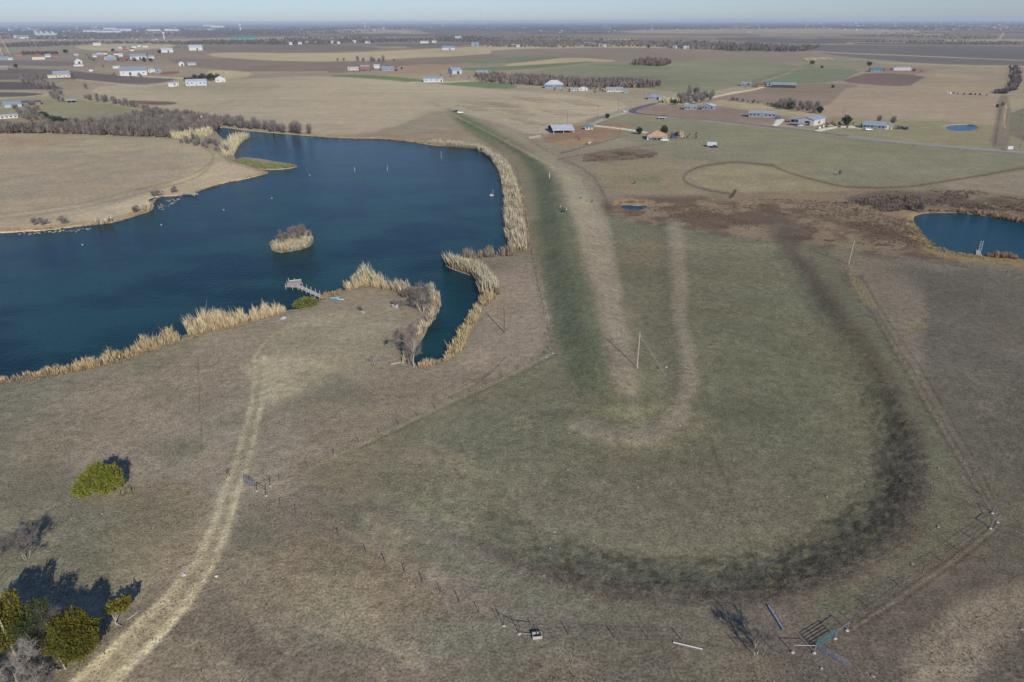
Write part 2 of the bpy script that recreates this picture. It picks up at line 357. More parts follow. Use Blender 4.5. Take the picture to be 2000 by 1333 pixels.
br = sstep(.50, .62, fbm(gxr, gyr * .8, 16, 4, 61)) * sstep(376, 392, PY) * (1 - sstep(PX * .1 + 318, PX * .1 + 340, PY)) * m
br = np.maximum(br, .8 * sstep(.53, .62, fbm(gxr, gyr, 7, 4, 63)) * sstep(385, 400, PY) * (1 - sstep(PX * .1 + 318, PX * .1 + 340, PY)) * m)
Cc[:] = Cc * (1 - .75 * br[:, None]) + np.array(lin((86, 70, 60))) * .75 * br[:, None]
paint([(1640, 392), (1740, 372), (1850, 376), (1900, 384), (1860, 400), (1760, 404), (1700, 405)], (98, 82, 72), 4, 12, .75)
paint([(1510, 415), (1560, 450), (1575, 478), (1500, 474), (1495, 440)], (90, 78, 66), 8, 18, .6)
for cr_ in ([(1510, 325), (1470, 319), (1420, 318), (1370, 325), (1345, 337), (1334, 350), (1345, 362), (1385, 372), (1430, 380)], [(1505, 322), (1540, 338), (1590, 352), (1650, 366), (1720, 369), (1790, 364), (1870, 350), (2000, 328)]):
    stroke(cr_, 6, (122, 106, 84), 3, 4, .6); stroke(cr_, 2.8, (88, 75, 63), 1.6, 4, .75)
stroke([(1436, 373), (1430, 382), (1425, 386)], 5, (70, 60, 54), 2, 2)
paint([(1200, 388), (1280, 388), (1280, 398), (1262, 400), (1215, 399), (1195, 404)], (146, 124, 96), 3, 5, .7)
paint([(1770, 420), (1795, 412), (1790, 440), (1820, 480), (1860, 492), (1990, 506), (2200, 540), (2200, 552), (1990, 518), (1850, 505), (1800, 488), (1775, 450)], (136, 118, 82), 3, 4, .9)
# --- near left bank
paint([(-800, 880), (0, 750), (250, 700), (480, 640), (640, 585), (700, 565), (800, 570), (830, 640), (790, 720), (900, 720), (1000, 640), (1060, 520), (1080, 690), (880, 800), (560, 940), (300, 1180), (-800, 1500)], (135, 124, 106), 20, 20, .75)
paint([(560, 610), (760, 590), (790, 640), (720, 720), (600, 740), (520, 700)], (142, 133, 110), 20, 30, .85)
paint([(480, 700), (620, 690), (680, 730), (560, 780), (500, 780)], (164, 152, 124), 16, 24, .95)
paint([(560, 800), (680, 760), (800, 740), (1000, 720), (900, 780), (700, 860), (600, 880)], (118, 105, 89), 20, 24, .65)
paint([(940, 540), (1040, 500), (1060, 600), (1075, 690), (960, 720), (900, 700), (960, 640)], (136, 121, 103), 8, 10, .8)
paint([(-100, 960), (200, 900), (300, 980), (260, 1100), (100, 1120), (-100, 1100)], (110, 102, 88), 30, 30, .7)
paint([(-100, 1060), (150, 1040), (260, 1120), (300, 1200), (150, 1333), (-100, 1333)], (96, 92, 76), 30, 30, .6)
paint([(200, 960), (420, 930), (400, 1080), (280, 1150), (200, 1060)], (124, 112, 90), 25, 30, .7)
paint([(430, 990), (520, 960), (560, 1060), (480, 1130), (420, 1120)], (98, 94, 80), 20, 26, .6)
paint([(300, 1240), (420, 1150), (600, 1160), (760, 1300), (500, 1400), (300, 1380)], (92, 86, 74), 30, 40, .6)
paint([(480, 1040), (760, 1060), (900, 1200), (700, 1240), (520, 1150)], (112, 100, 80), 30, 50, .7)
for q in range(5):
    stroke([(560 + q * 22, 935 - q * 4), (700 + q * 22, 862 - q * 6), (850 + q * 10, 790 - q * 8), (1000, 725 - q * 9)], 2.5, rr.choice([(150, 136, 112), (104, 92, 78)]), 2, 8, .35)
# basin
paint([(1195, 426), (1330, 450), (1480, 472), (1560, 482), (1640, 600), (1740, 740), (1790, 850), (1790, 980), (1700, 1080), (1500, 1150), (1300, 1150), (1100, 1120), (900, 1050), (760, 980), (560, 930), (700, 860), (900, 780), (1078, 692), (1058, 560), (1040, 480), (1030, 420), (1100, 400)], (108, 105, 84), 8, 10, .9)
paint([(1060, 930), (1250, 900), (1500, 900), (1640, 980), (1560, 1060), (1300, 1090), (1100, 1050), (900, 1000)], (107, 97, 82), 60, 60, .6)
paint([(560, 900), (760, 840), (900, 880), (960, 980), (800, 980), (640, 950)], (112, 102, 84), 30, 40, .6)
paint([(1380, 560), (1600, 600), (1660, 760), (1500, 900), (1380, 800)], (102, 102, 80), 50, 60, .5)
paint([(1200, 480), (1300, 470), (1310, 500), (1260, 530), (1200, 510)], (120, 108, 88), 12, 16, .5)
paint([(1210, 610), (1260, 612), (1230, 630), (1200, 625)], (124, 117, 92), 8, 8, .5)
paint([(1560, 484), (1600, 480), (1680, 560), (1760, 700), (1840, 840), (1900, 1000), (1800, 1130), (1660, 1215), (1560, 1190), (1700, 1130), (1800, 1050), (1835, 960), (1790, 820), (1700, 680)], (102, 101, 80), 12, 14, .75)
paint([(620, 975), (800, 1030), (960, 1100), (1100, 1160), (1300, 1205), (1200, 1215), (1020, 1185), (900, 1130), (740, 1060), (640, 1000)], (100, 98, 80), 14, 20, .6)
paint([(1820, 560), (1680, 510), (2000, 530), (2500, 640), (2500, 1100), (2000, 1000), (1900, 900), (1780, 700)], (100, 94, 82), 14, 20, .8)
paint([(1760, 630), (1820, 632), (1800, 650), (1760, 645)], (132, 122, 92), 8, 10, .7)
paint([(1655, 535), (1670, 535), (1700, 580), (1715, 605), (1690, 600)], (150, 138, 100), 4, 5, .9)
paint([(1700, 1130), (1960, 1030), (2100, 1040), (2100, 1400), (1500, 1400), (1500, 1270), (1660, 1230)], (94, 86, 76), 20, 20, .7)
paint([(2020, 1130), (1930, 1150), (1840, 1200), (1760, 1270), (1780, 1360), (1900, 1340), (1960, 1240), (2040, 1190)], (134, 123, 104), 24, 36, .75)
paint([(900, 1230), (1300, 1230), (1500, 1290), (1400, 1400), (800, 1400)], (94, 86, 74), 30, 30, .6)
paint([(1550, 490), (1590, 540), (1680, 660), (1760, 790), (1795, 880), (1795, 980), (1750, 1055), (1650, 1118), (1500, 1158), (1300, 1160), (1150, 1135), (1020, 1095), (930, 1055), (930, 1075), (1020, 1125), (1150, 1170), (1300, 1198), (1480, 1190), (1620, 1155), (1730, 1105), (1800, 1045), (1825, 960), (1815, 870), (1760, 760), (1690, 660), (1610, 540)], (98, 88, 75), 18, 22, .8)
paint([(1720, 740), (1795, 860), (1790, 980), (1740, 1050), (1650, 1110), (1480, 1150), (1480, 1130), (1620, 1085), (1700, 1020), (1735, 930), (1730, 830)], (88, 79, 66), 18, 26, .5)
stroke([(1528, 462), (1555, 492), (1590, 545), (1640, 620), (1690, 690), (1735, 760)], [34, 26, 26, 32, 38, 50], (88, 78, 66), 12, 16, .65)
gk = sstep(.50, .64, fbm(gxr, gyr, 22, 4, 101)) * .42 * (PY > 640) * (1 - .6 * sstep(900, 1050, PX)) * (1 - sstep(300, 420, gyr)); Cc[:] = Cc * (1 - gk[:, None]) + np.array(lin((96, 97, 79))) * gk[:, None]
gk = sstep(.54, .66, fbm(gxr * .8 + gyr * .5, gyr, 9, 4, 103)) * .25 * (PY > 640) * (1 - .6 * sstep(900, 1050, PX)); Cc[:] = Cc * (1 - gk[:, None]) + np.array(lin((142, 130, 106))) * gk[:, None]
mm = (PX > 880) & (PY > 480) & (PY < 1240) & (gyr < 320)
dd, pp = dline(gxr[mm], gyr[mm], RIM); fr = sstep((len(RIM) - 1) * .08, (len(RIM) - 1) * .36, pp) * (1 - sstep((len(RIM) - 1) * .66, (len(RIM) - 1) * .9, pp)); bandm = inside(gxr[mm], gyr[mm], RIMC) * sstep(1.5, 4, dd) * (1 - sstep(9.5, 13, dd)) * fr
ul = pp * (sum(math.hypot(RIM[q + 1][0] - RIM[q][0], RIM[q + 1][1] - RIM[q][1]) for q in range(len(RIM) - 1)) / (len(RIM) - 1))
cl = sstep(.44, .62, fbm(ul / 3.2, dd, 1.0, 3, 131)) * .5 * bandm; cl2 = sstep(.5, .66, fbm(ul / 2.5, dd * 1.2 + 30, .8, 3, 137)) * .45 * bandm; ba_ = .22 * bandm; t0_ = Cc[mm]; Cc[mm] = t0_ * (1 - ba_[:, None]) + np.array(lin((72, 64, 53))) * ba_[:, None]
t_ = Cc[mm]; t_ = t_ * (1 - cl[:, None]) + np.array(lin((54, 47, 39))) * cl[:, None]; t_ = t_ * (1 - cl2[:, None]) + np.array(lin((126, 116, 92))) * cl2[:, None]; Cc[mm] = t_
# dam slopes, crest track, berms
paint([(868, 212), (900, 222), (960, 250), (1020, 285), (1072, 322), (1096, 370), (1108, 430), (1132, 530), (1168, 640), (1205, 740), (1150, 780), (1092, 690), (1070, 560), (1050, 450), (1030, 360), (1000, 310), (950, 280), (920, 260), (890, 236)], (100, 103, 80), 10, 6, .9)
paint([(872, 215), (900, 225), (960, 254), (985, 270), (965, 272), (925, 258), (896, 236)], (98, 112, 76), 4, 4, .8)
paint([(960, 274), (985, 275), (1020, 310), (1050, 380), (1052, 430), (1032, 420), (1020, 360), (1000, 315)], (120, 113, 90), 8, 6, .7)
paint([(1040, 290), (1100, 320), (1150, 360), (1185, 420), (1200, 520), (1210, 600), (1180, 600), (1150, 520), (1118, 420), (1100, 360), (1070, 318)], (139, 131, 110), 10, 6, .85)
paint([(1115, 400), (1180, 420), (1190, 470), (1205, 560), (1222, 640), (1250, 740), (1235, 790), (1205, 760), (1175, 640), (1140, 530)], (138, 127, 109), 14, 10, .8)
stroke([(842, 200), (880, 222), (945, 254), (1020, 294), (1080, 325)], [3, 3, 4, 5, 6], (152, 138, 112), 2, 1, .85)
for dx in (0, 13): stroke([(1118 + dx, 470), (1146 + dx, 580), (1178 + dx, 660), (1205 + dx, 730)], 3, (124, 111, 92), 2, 2, .5)
stroke([(1315, 445), (1322, 520), (1326, 600), (1340, 680), (1346, 750), (1330, 815), (1275, 850), (1200, 848), (1130, 830)], [28, 30, 26, 24, 28, 34, 40, 36, 30], (134, 124, 106), 12, 10, .95)
stroke([(1345, 500), (1352, 600), (1370, 700), (1376, 780)], 16, (96, 95, 76), 10, 6, .4)
stroke([(1246, 680), (1266, 720), (1275, 770), (1255, 800)], 16, (94, 93, 74), 10, 6, .45)
paint([(1282, 866), (1300, 862), (1330, 876), (1300, 876)], (134, 118, 96), 2, 3, .6)
for pl, w_ in (([(1387, 850), (1398, 900), (1425, 950), (1445, 1010), (1462, 1060), (1480, 1110)], 2.2), ([(388, 700), (389, 760), (392, 830), (393, 880)], .6), ([(986, 700), (960, 728), (930, 750)], 2)):
    stroke(pl, w_ + .8, (84, 74, 64), 1.4, 3, .75, .2)
# cattle paths along the fences
for dx, c_ in ((0, (82, 72, 62)), (9, (124, 112, 94)), (16, (80, 70, 60)), (27, (116, 104, 88)), (34, (84, 74, 62))):
    stroke([(1665 + dx * .5, 540), (1712 + dx * .7, 630), (1762 + dx, 715), (1820 + dx, 815), (1880 + dx, 915), (1938 + dx * .6, 1008)], 3.2, c_, 2, 2.5, .62)
for dx, c_ in ((0, (76, 66, 56)), (10, (120, 108, 92)), (20, (78, 68, 58))):
    stroke([(1946, 1022 + dx * .9), (1880, 1072 + dx), (1800, 1130 + dx), (1720, 1182 + dx), (1655, 1232 + dx * .5)], 4.2, c_, 2.4, 3, .65)
stroke([(1036, 480), (1050, 560), (1064, 630), (1078, 690)], 6, (150, 136, 112), 2, 2, .5); stroke([(1036, 480), (1052, 560), (1067, 630), (1081, 688)], 2.4, (82, 74, 62), 1.6, 2, .7)
stroke([(1075, 692), (980, 740), (850, 800), (700, 868), (560, 938)], 5, (140, 128, 104), 2.5, 4, .5); stroke([(1075, 700), (980, 748), (850, 808), (700, 876)], 3, (90, 84, 70), 2, 4, .5)
stroke([(530, 975), (620, 1010), (740, 1080), (850, 1140), (975, 1210)], 10, (120, 108, 92), 5, 6, .8)
stroke([(1060, 1245), (1200, 1250), (1330, 1250), (1440, 1268), (1540, 1272)], 6, (84, 76, 64), 3, 6, .6)
# two rut track
for dx, w_ in ((-1, 1), (1, 1)):
    stroke([(560, 640), (520, 665), (500, 700)], 4, (160, 148, 116), 3, 6, .4)
    stroke([(508 + 7 * dx, 700), (506 + 9 * dx, 760), (494 + 10 * dx, 815), (478 + 11 * dx, 880), (455 + 12 * dx, 950), (433 + 14 * dx, 1020), (408 + 16 * dx, 1085), (365 + 20 * dx, 1150), (300 + 20 * dx, 1225 + dx * 11), (200 + 21 * dx, 1320 + dx * 13), (120 + 21 * dx, 1390 + dx * 13)],
           [11, 10, 10, 10, 11, 12, 14, 15, 16, 17, 17], (178, 168, 138), 5, 4, 1.0, .4)
stroke([(506, 720), (494, 815), (478, 880), (455, 950), (433, 1020), (408, 1085), (365, 1150), (300, 1225), (200, 1320), (120, 1390)], [28, 32, 34, 38, 46, 50, 52, 56, 64, 70], (138, 127, 102), 14, 8, .65)
# farm roads and yards
stroke([(1150, 246), (1170, 236), (1200, 226), (1222, 220)], 3.0, (206, 198, 178), .9)
stroke([(1160, 246), (1190, 249), (1230, 254), (1272, 261)], 2.6, (204, 196, 176), .8)
stroke([(1340, 203), (1380, 194), (1420, 184), (1470, 176), (1490, 171)], 2.6, (196, 184, 160), .8)
stroke([(1480, 162), (1530, 148), (1556, 135)], 1.6, (150, 134, 110), .7)
paint([(1515, 234), (1532, 232), (1530, 238), (1520, 246), (1510, 248)], (206, 198, 178), .8, 0)
stroke([(1592, 257), (1620, 251), (1650, 247), (1680, 250)], 4, (204, 196, 178), 1)
stroke([(1965, 205), (1960, 245), (1963, 250)], 3, (158, 144, 116), 1)
stroke([(1955, 238), (1850, 236), (1700, 232)], 2, (150, 134, 108), 1)
stroke([(1960, 200), (1950, 250), (1945, 290)], 1.2, (104, 94, 84), .8, 0, .6)  # this and the next: fence rows and their shadow painted into the ground
stroke([(1995, 225), (1992, 290)], 1.2, (100, 92, 84), .8, 0, .6)
stroke([(1300, 280), (1120, 305), (1090, 312)], 2, (100, 84, 70), 1, 1, .7)
stroke([(1105, 296), (1090, 302), (1150, 285), (1210, 268)], 2.2, (98, 82, 70), 1, 1, .7)
stroke([(0, 178), (50, 180), (90, 183), (110, 185)], 1.4, (164, 150, 122), .6); stroke([(-50, 196), (50, 190), (100, 184)], 1.6, (166, 152, 122), .6)
stroke([(150, 156), (210, 162), (270, 169), (285, 170)], 1.8, (176, 162, 134), .6); stroke([(230, 147), (300, 151), (360, 154)], 1.8, (184, 172, 146), .6)
stroke([(285, 170), (330, 162), (400, 150), (480, 140), (560, 142), (640, 141)], 1.4, (172, 158, 128), .6)
stroke([(100, 132), (60, 130), (0, 129)], 1.2, (162, 150, 130), .5)
stroke([(800, 161), (870, 161), (915, 159)], 1.4, (186, 172, 138), .5)
stroke([(1960, 66), (1955, 72), (1950, 80)], 4, (166, 150, 128), 1)
# foot of the dam and rough edges
stroke([(1090, 312), (1130, 325), (1160, 345), (1180, 378), (1195, 410), (1198, 425)], 2.0, (96, 82, 68), 1.4, 3, .7, .7)
stroke([(640, 266), (700, 268), (780, 270), (860, 262), (920, 262)], 8, (150, 122, 96), 3, 4, .6)
stroke([(0, 450), (150, 438), (240, 426), (300, 398), (330, 382)], 5, (150, 122, 86), 3, 4, .6)
# mottling at several sizes, all in ground coordinates
big = fbm(gxr, gyr, 38, 4, 71) - .5; mid = fbm(gxr, gyr, 11, 4, 73) - .5; hue = fbm(gxr, gyr, 27, 4, 79) - .5
far = sstep(150, 900, np.hypot(gxr, gyr)); fb = fbm(gxr, gyr * .5, 170, 4, 83) - .5
v = 1 + (big * .26 + mid * .22) * (1 - .55 * far) + fb * .40 * far
streak = fbm(gxr * .16 + gyr * .02, gyr, 14, 3, 91) - .5
v = v + streak * .25 * far * (gyr < 1500)
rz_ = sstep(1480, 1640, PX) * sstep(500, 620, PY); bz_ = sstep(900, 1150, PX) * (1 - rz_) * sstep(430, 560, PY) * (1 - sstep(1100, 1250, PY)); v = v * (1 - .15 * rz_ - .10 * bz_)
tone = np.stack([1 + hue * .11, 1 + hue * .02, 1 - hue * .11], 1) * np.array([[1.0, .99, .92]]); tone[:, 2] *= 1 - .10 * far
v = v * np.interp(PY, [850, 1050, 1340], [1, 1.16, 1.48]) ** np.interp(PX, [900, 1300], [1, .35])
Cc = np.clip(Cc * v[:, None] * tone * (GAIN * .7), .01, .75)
X_, Y_ = lift(gxr, gyr, gh)
def fast_mesh(name, co, faces, nper, mats=(), cols=None, mi=None, smooth_=False):
    "mesh from numpy arrays; every face has nper corners"
    me = bpy.data.meshes.new(name); nf = len(faces)
    me.vertices.add(len(co)); me.vertices.foreach_set('co', np.asarray(co, np.float32).ravel())
    me.loops.add(nf * nper); me.loops.foreach_set('vertex_index', np.asarray(faces, np.int32).ravel())
    me.polygons.add(nf); me.polygons.foreach_set('loop_start', np.arange(0, nf * nper, nper, dtype=np.int32))
    if mi is not None: me.polygons.foreach_set('material_index', np.asarray(mi, np.int32))
    if smooth_: me.polygons.foreach_set('use_smooth', np.ones(nf, bool))
    me.update(calc_edges=True)
    for m in mats: me.materials.append(m)
    if cols is not None:
        a = me.color_attributes.new('tint', 'FLOAT_COLOR', 'POINT')
        a.data.foreach_set('color', np.concatenate([cols, np.ones((len(cols), 1))], 1).astype(np.float32).ravel())
    return me
ii = np.arange(nr * nc).reshape(nr, nc)
quads = np.stack([ii[1:, :-1].ravel(), ii[1:, 1:].ravel(), ii[:-1, 1:].ravel(), ii[:-1, :-1].ravel()], 1)
co = np.stack([X_, Y_, gh], 1)
# the sheet carries on behind and beside the camera
last = ii[-1]; nb = nr * nc
back = np.stack([np.clip(co[last, 0] * 400, -60000, 60000), np.full(nc, -60000.0), np.zeros(nc)], 1)
back[:, 0] = np.linspace(-60000, 60000, nc)
mid_ = np.stack([np.linspace(-900, 900, nc), np.full(nc, -300.0), np.zeros(nc)], 1)
bi = np.arange(nb, nb + nc); bi2 = bi + nc
q2 = np.stack([bi[:-1], bi[1:], last[1:], last[:-1]], 1); q3 = np.stack([bi2[:-1], bi2[1:], bi[1:], bi[:-1]], 1)
co = np.concatenate([co, mid_, back]); quads = np.concatenate([quads, q2, q3])
cols_ = np.concatenate([Cc, np.repeat(np.array([[.12, .1, .075]]), 2 * nc, 0)])

gm = bpy.data.materials.new('winter_pasture'); gm.use_nodes = True; T = gm.node_tree; N = T.nodes.new; Lk = T.links.new
B = T.nodes['Principled BSDF']; B.inputs['Roughness'].default_value = .95; B.inputs['Specular IOR Level'].default_value = .08
at_ = N('ShaderNodeAttribute'); at_.attribute_name = 'tint'; geo = N('ShaderNodeNewGeometry')
def noise(scale, det=4, rough=.6, vec=None):
    n = N('ShaderNodeTexNoise'); n.inputs['Scale'].default_value = scale; n.inputs['Detail'].default_value = det; n.inputs['Roughness'].default_value = rough
    Lk(vec or geo.outputs['Position'], n.inputs['Vector']); return n.outputs['Fac']
def rng(v, a, b, c, d):
    r = N('ShaderNodeMapRange'); r.inputs['From Min'].default_value = a; r.inputs['From Max'].default_value = b
    r.inputs['To Min'].default_value = c; r.inputs['To Max'].default_value = d; Lk(v, r.inputs['Value']); return r.outputs[0]
def mth(op, a, b):
    n = N('ShaderNodeMath'); n.operation = op
    for i, q in enumerate((a, b)):
        if hasattr(q, 'links') or hasattr(q, 'node'): Lk(q, n.inputs[i])
        else: n.inputs[i].default_value = q
    return n.outputs[0]
def vsc(a, b):
    n = N('ShaderNodeVectorMath'); n.operation = 'SCALE'; Lk(a, n.inputs[0]); Lk(b, n.inputs['Scale']); return n.outputs[0]
fine = noise(2.6, 5, .7); clump = noise(.55, 4, .65); wide = noise(.09, 3, .6)
k1 = rng(fine, .3, .7, .48, 1.52); k2 = rng(clump, .3, .7, .76, 1.24); k3 = rng(wide, .3, .7, .9, 1.1)
f_ = mth('MULTIPLY', mth('MULTIPLY', k1, k2), k3)
spk = rng(noise(1.7, 2, .5), .70, .76, 0, 1); dk = rng(noise(1.1, 3, .6), .30, .24, 0, 1)
colr = vsc(at_.outputs['Color'], f_)
mxa = N('ShaderNodeMixRGB'); Lk(mth('MULTIPLY', spk, .55), mxa.inputs[0]); Lk(colr, mxa.inputs[1]); mxa.inputs[2].default_value = (.36, .31, .22, 1)
mxb = N('ShaderNodeMixRGB'); Lk(mth('MULTIPLY', dk, .45), mxb.inputs[0]); Lk(mxa.outputs[0], mxb.inputs[1]); mxb.inputs[2].default_value = (.035, .03, .022, 1)
Lk(mxb.outputs[0], B.inputs['Base Color'])
bp = N('ShaderNodeBump'); bp.inputs['Distance'].default_value = .22; bp.inputs['Strength'].default_value = .7
Lk(mth('ADD', mth('MULTIPLY', fine, .5), clump), bp.inputs['Height']); Lk(bp.outputs[0], B.inputs['Normal'])
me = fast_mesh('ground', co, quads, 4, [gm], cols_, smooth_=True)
ground = bpy.data.objects.new('ground', me); COL.objects.link(ground); ground['kind'] = 'structure'; ground['label'] = 'winter pasture and farmland running to the horizon'

# ------------------------------------------------------------------ water
def water_mat(name, deep, col2, rough=.16, sc=.8):
    m = bpy.data.materials.new(name); m.use_nodes = True; t = m.node_tree; b = t.nodes['Principled BSDF']
    b.inputs['Roughness'].default_value = rough; b.inputs['IOR'].default_value = 1.33; b.inputs['Specular IOR Level'].default_value = .09
    g = t.nodes.new('ShaderNodeNewGeometry')
    mp = t.nodes.new('ShaderNodeMapping'); mp.inputs['Rotation'].default_value = (0, 0, math.radians(18)); mp.inputs['Scale'].default_value = (.8, 1.25, 1)
    t.links.new(g.outputs['Position'], mp.inputs[0])
    n = t.nodes.new('ShaderNodeTexNoise'); n.inputs['Scale'].default_value = sc; n.inputs['Detail'].default_value = 6; n.inputs['Roughness'].default_value = .65
    n2 = t.nodes.new('ShaderNodeTexNoise'); n2.inputs['Scale'].default_value = .035; n2.inputs['Detail'].default_value = 4
    t.links.new(mp.outputs[0], n.inputs['Vector']); t.links.new(mp.outputs[0], n2.inputs['Vector'])
    bb = t.nodes.new('ShaderNodeBump'); bb.inputs['Distance'].default_value = .5; bb.inputs['Strength'].default_value = .7
    t.links.new(n.outputs['Fac'], bb.inputs['Height']); t.links.new(bb.outputs[0], b.inputs['Normal'])
    rr2 = t.nodes.new('ShaderNodeMapRange'); rr2.inputs['From Min'].default_value = .4; rr2.inputs['From Max'].default_value = .62; rr2.inputs['To Min'].default_value = .35; rr2.inputs['To Max'].default_value = .95; t.links.new(n2.outputs['Fac'], rr2.inputs['Value']); t.links.new(rr2.outputs[0], bb.inputs['Strength'])
    mx = t.nodes.new('ShaderNodeMixRGB'); mx.inputs[1].default_value = (*deep, 1); mx.inputs[2].default_value = (*col2, 1)
    r = t.nodes.new('ShaderNodeMapRange'); r.inputs['From Min'].default_value = .42; r.inputs['From Max'].default_value = .6
    t.links.new(n2.outputs['Fac'], r.inputs['Value']); t.links.new(r.outputs[0], mx.inputs[0]); t.links.new(mx.outputs[0], b.inputs['Base Color'])
    return m
wm = water_mat('lake_water', (.0008, .026, .034), (.0015, .050, .062)); wm2 = water_mat('pond_water', (.003, .046, .068), (.004, .058, .082)); wm3 = water_mat('stock_pond_water', (.015, .09, .2), (.02, .1, .23))
def outset(P, d):
    q = []; n = len(P)
    ar = sum(P[i][0] * P[(i + 1) % n][1] - P[(i + 1) % n][0] * P[i][1] for i in range(n)); sg = 1 if ar > 0 else -1
    for i in range(n):
        a = Vector(P[i - 1]); b = Vector(P[i]); c = Vector(P[(i + 1) % n]); t = (c - a)
        if t.length < 1e-9: q.append(tuple(b)); continue
        t.normalize(); q.append((b.x + sg * t.y * d, b.y - sg * t.x * d))
    return q
def water(name, P, m, label, d=.6):
    k = 1 - WZ / CAMH
    bm = bmesh.new(); f = bm.faces.new([bm.verts.new((x * k, y * k, WZ)) for x, y in outset(P, d)])
    bmesh.ops.triangulate(bm, faces=[f], ngon_method='EAR_CLIP'); me = bpy.data.meshes.new(name); bm.to_mesh(me); bm.free()
    if me.polygons and sum(p.normal.z for p in me.polygons) < 0: me.flip_normals()
    me.materials.append(m); o = bpy.data.objects.new(name, me); COL.objects.link(o); o['kind'] = 'structure'; o['label'] = label
water('lake', LAKE_W, wm, 'dark blue rippled lake behind the grassed dam')
water('pond', PON_W, wm2, 'blue pond at the right edge with a small dock')
water('small_pond', PO2_W, wm2, 'small blue pool below the dam')
water('round_pond', PO3_W, wm3, 'bright blue oval stock pond beside the road')
# ------------------------------------------------------------------ roads as thin raised strips
def strip(name, pts, ws, m, label, up=.06):
    pts = smooth([(p[0], p[1], w) for p, w in zip(pts, ws)], 2, False); P = []
    for (a, b, w) in pts:
        v = gp(a, b); P.append((v, w))
    vs, fs = [], []
    for i, (v, w) in enumerate(P):
        a = P[max(i - 1, 0)][0]; b = P[min(i + 1, len(P) - 1)][0]; t = (b - a); t.z = 0; t.normalize(); n = Vector((-t.y, t.x, 0)) * w / 2
        for z in (up, -.3):
            for s in (1, -1):
                q = v + n * s; vs.append((q.x, q.y, v.z + z))
    for i in range(len(P) - 1):
        j = i * 4; fs += [(j + 1, j + 5, j + 4, j), (j, j + 4, j + 6, j + 2), (j + 5, j + 1, j + 3, j + 7)]
    me = bpy.data.meshes.new(name); me.from_pydata(vs, [], fs); me.materials.append(m)
    o = bpy.data.objects.new(name, me); COL.objects.link(o); o['kind'] = 'structure'; o['label'] = label; return o
asph = mat('worn_asphalt', (.13, .125, .13), .9, .15, .3); grav = mat('chalk_gravel', (.42, .38, .30), .95, .15, .3); dirt = mat('road_shoulder_dirt', (.24, .2, .16), .95, .2, .2)
strip('road', [(1282, 202), (1262, 207), (1240, 213), (1232, 219), (1250, 223), (1300, 227)], [7] * 6, asph, 'grey asphalt bend of the farm road')
strip('road', [(1300, 227), (1400, 236), (1500, 247), (1600, 259), (1656, 266)], [9] * 5, dirt, 'brown dirt stretch of the farm road')
strip('road', [(1656, 267), (1760, 278), (1850, 286), (1940, 293), (2030, 300), (2300, 318)], [9] * 6, mat('pale_road_gravel', (.33, .29, .26), .95, .1, .2), 'pale gravel stretch of road at the right')
strip('path', [(1148, 247), (1170, 237), (1200, 226), (1222, 219), (1236, 216)], [5] * 5, grav, 'white chalk drive past the pole barn')
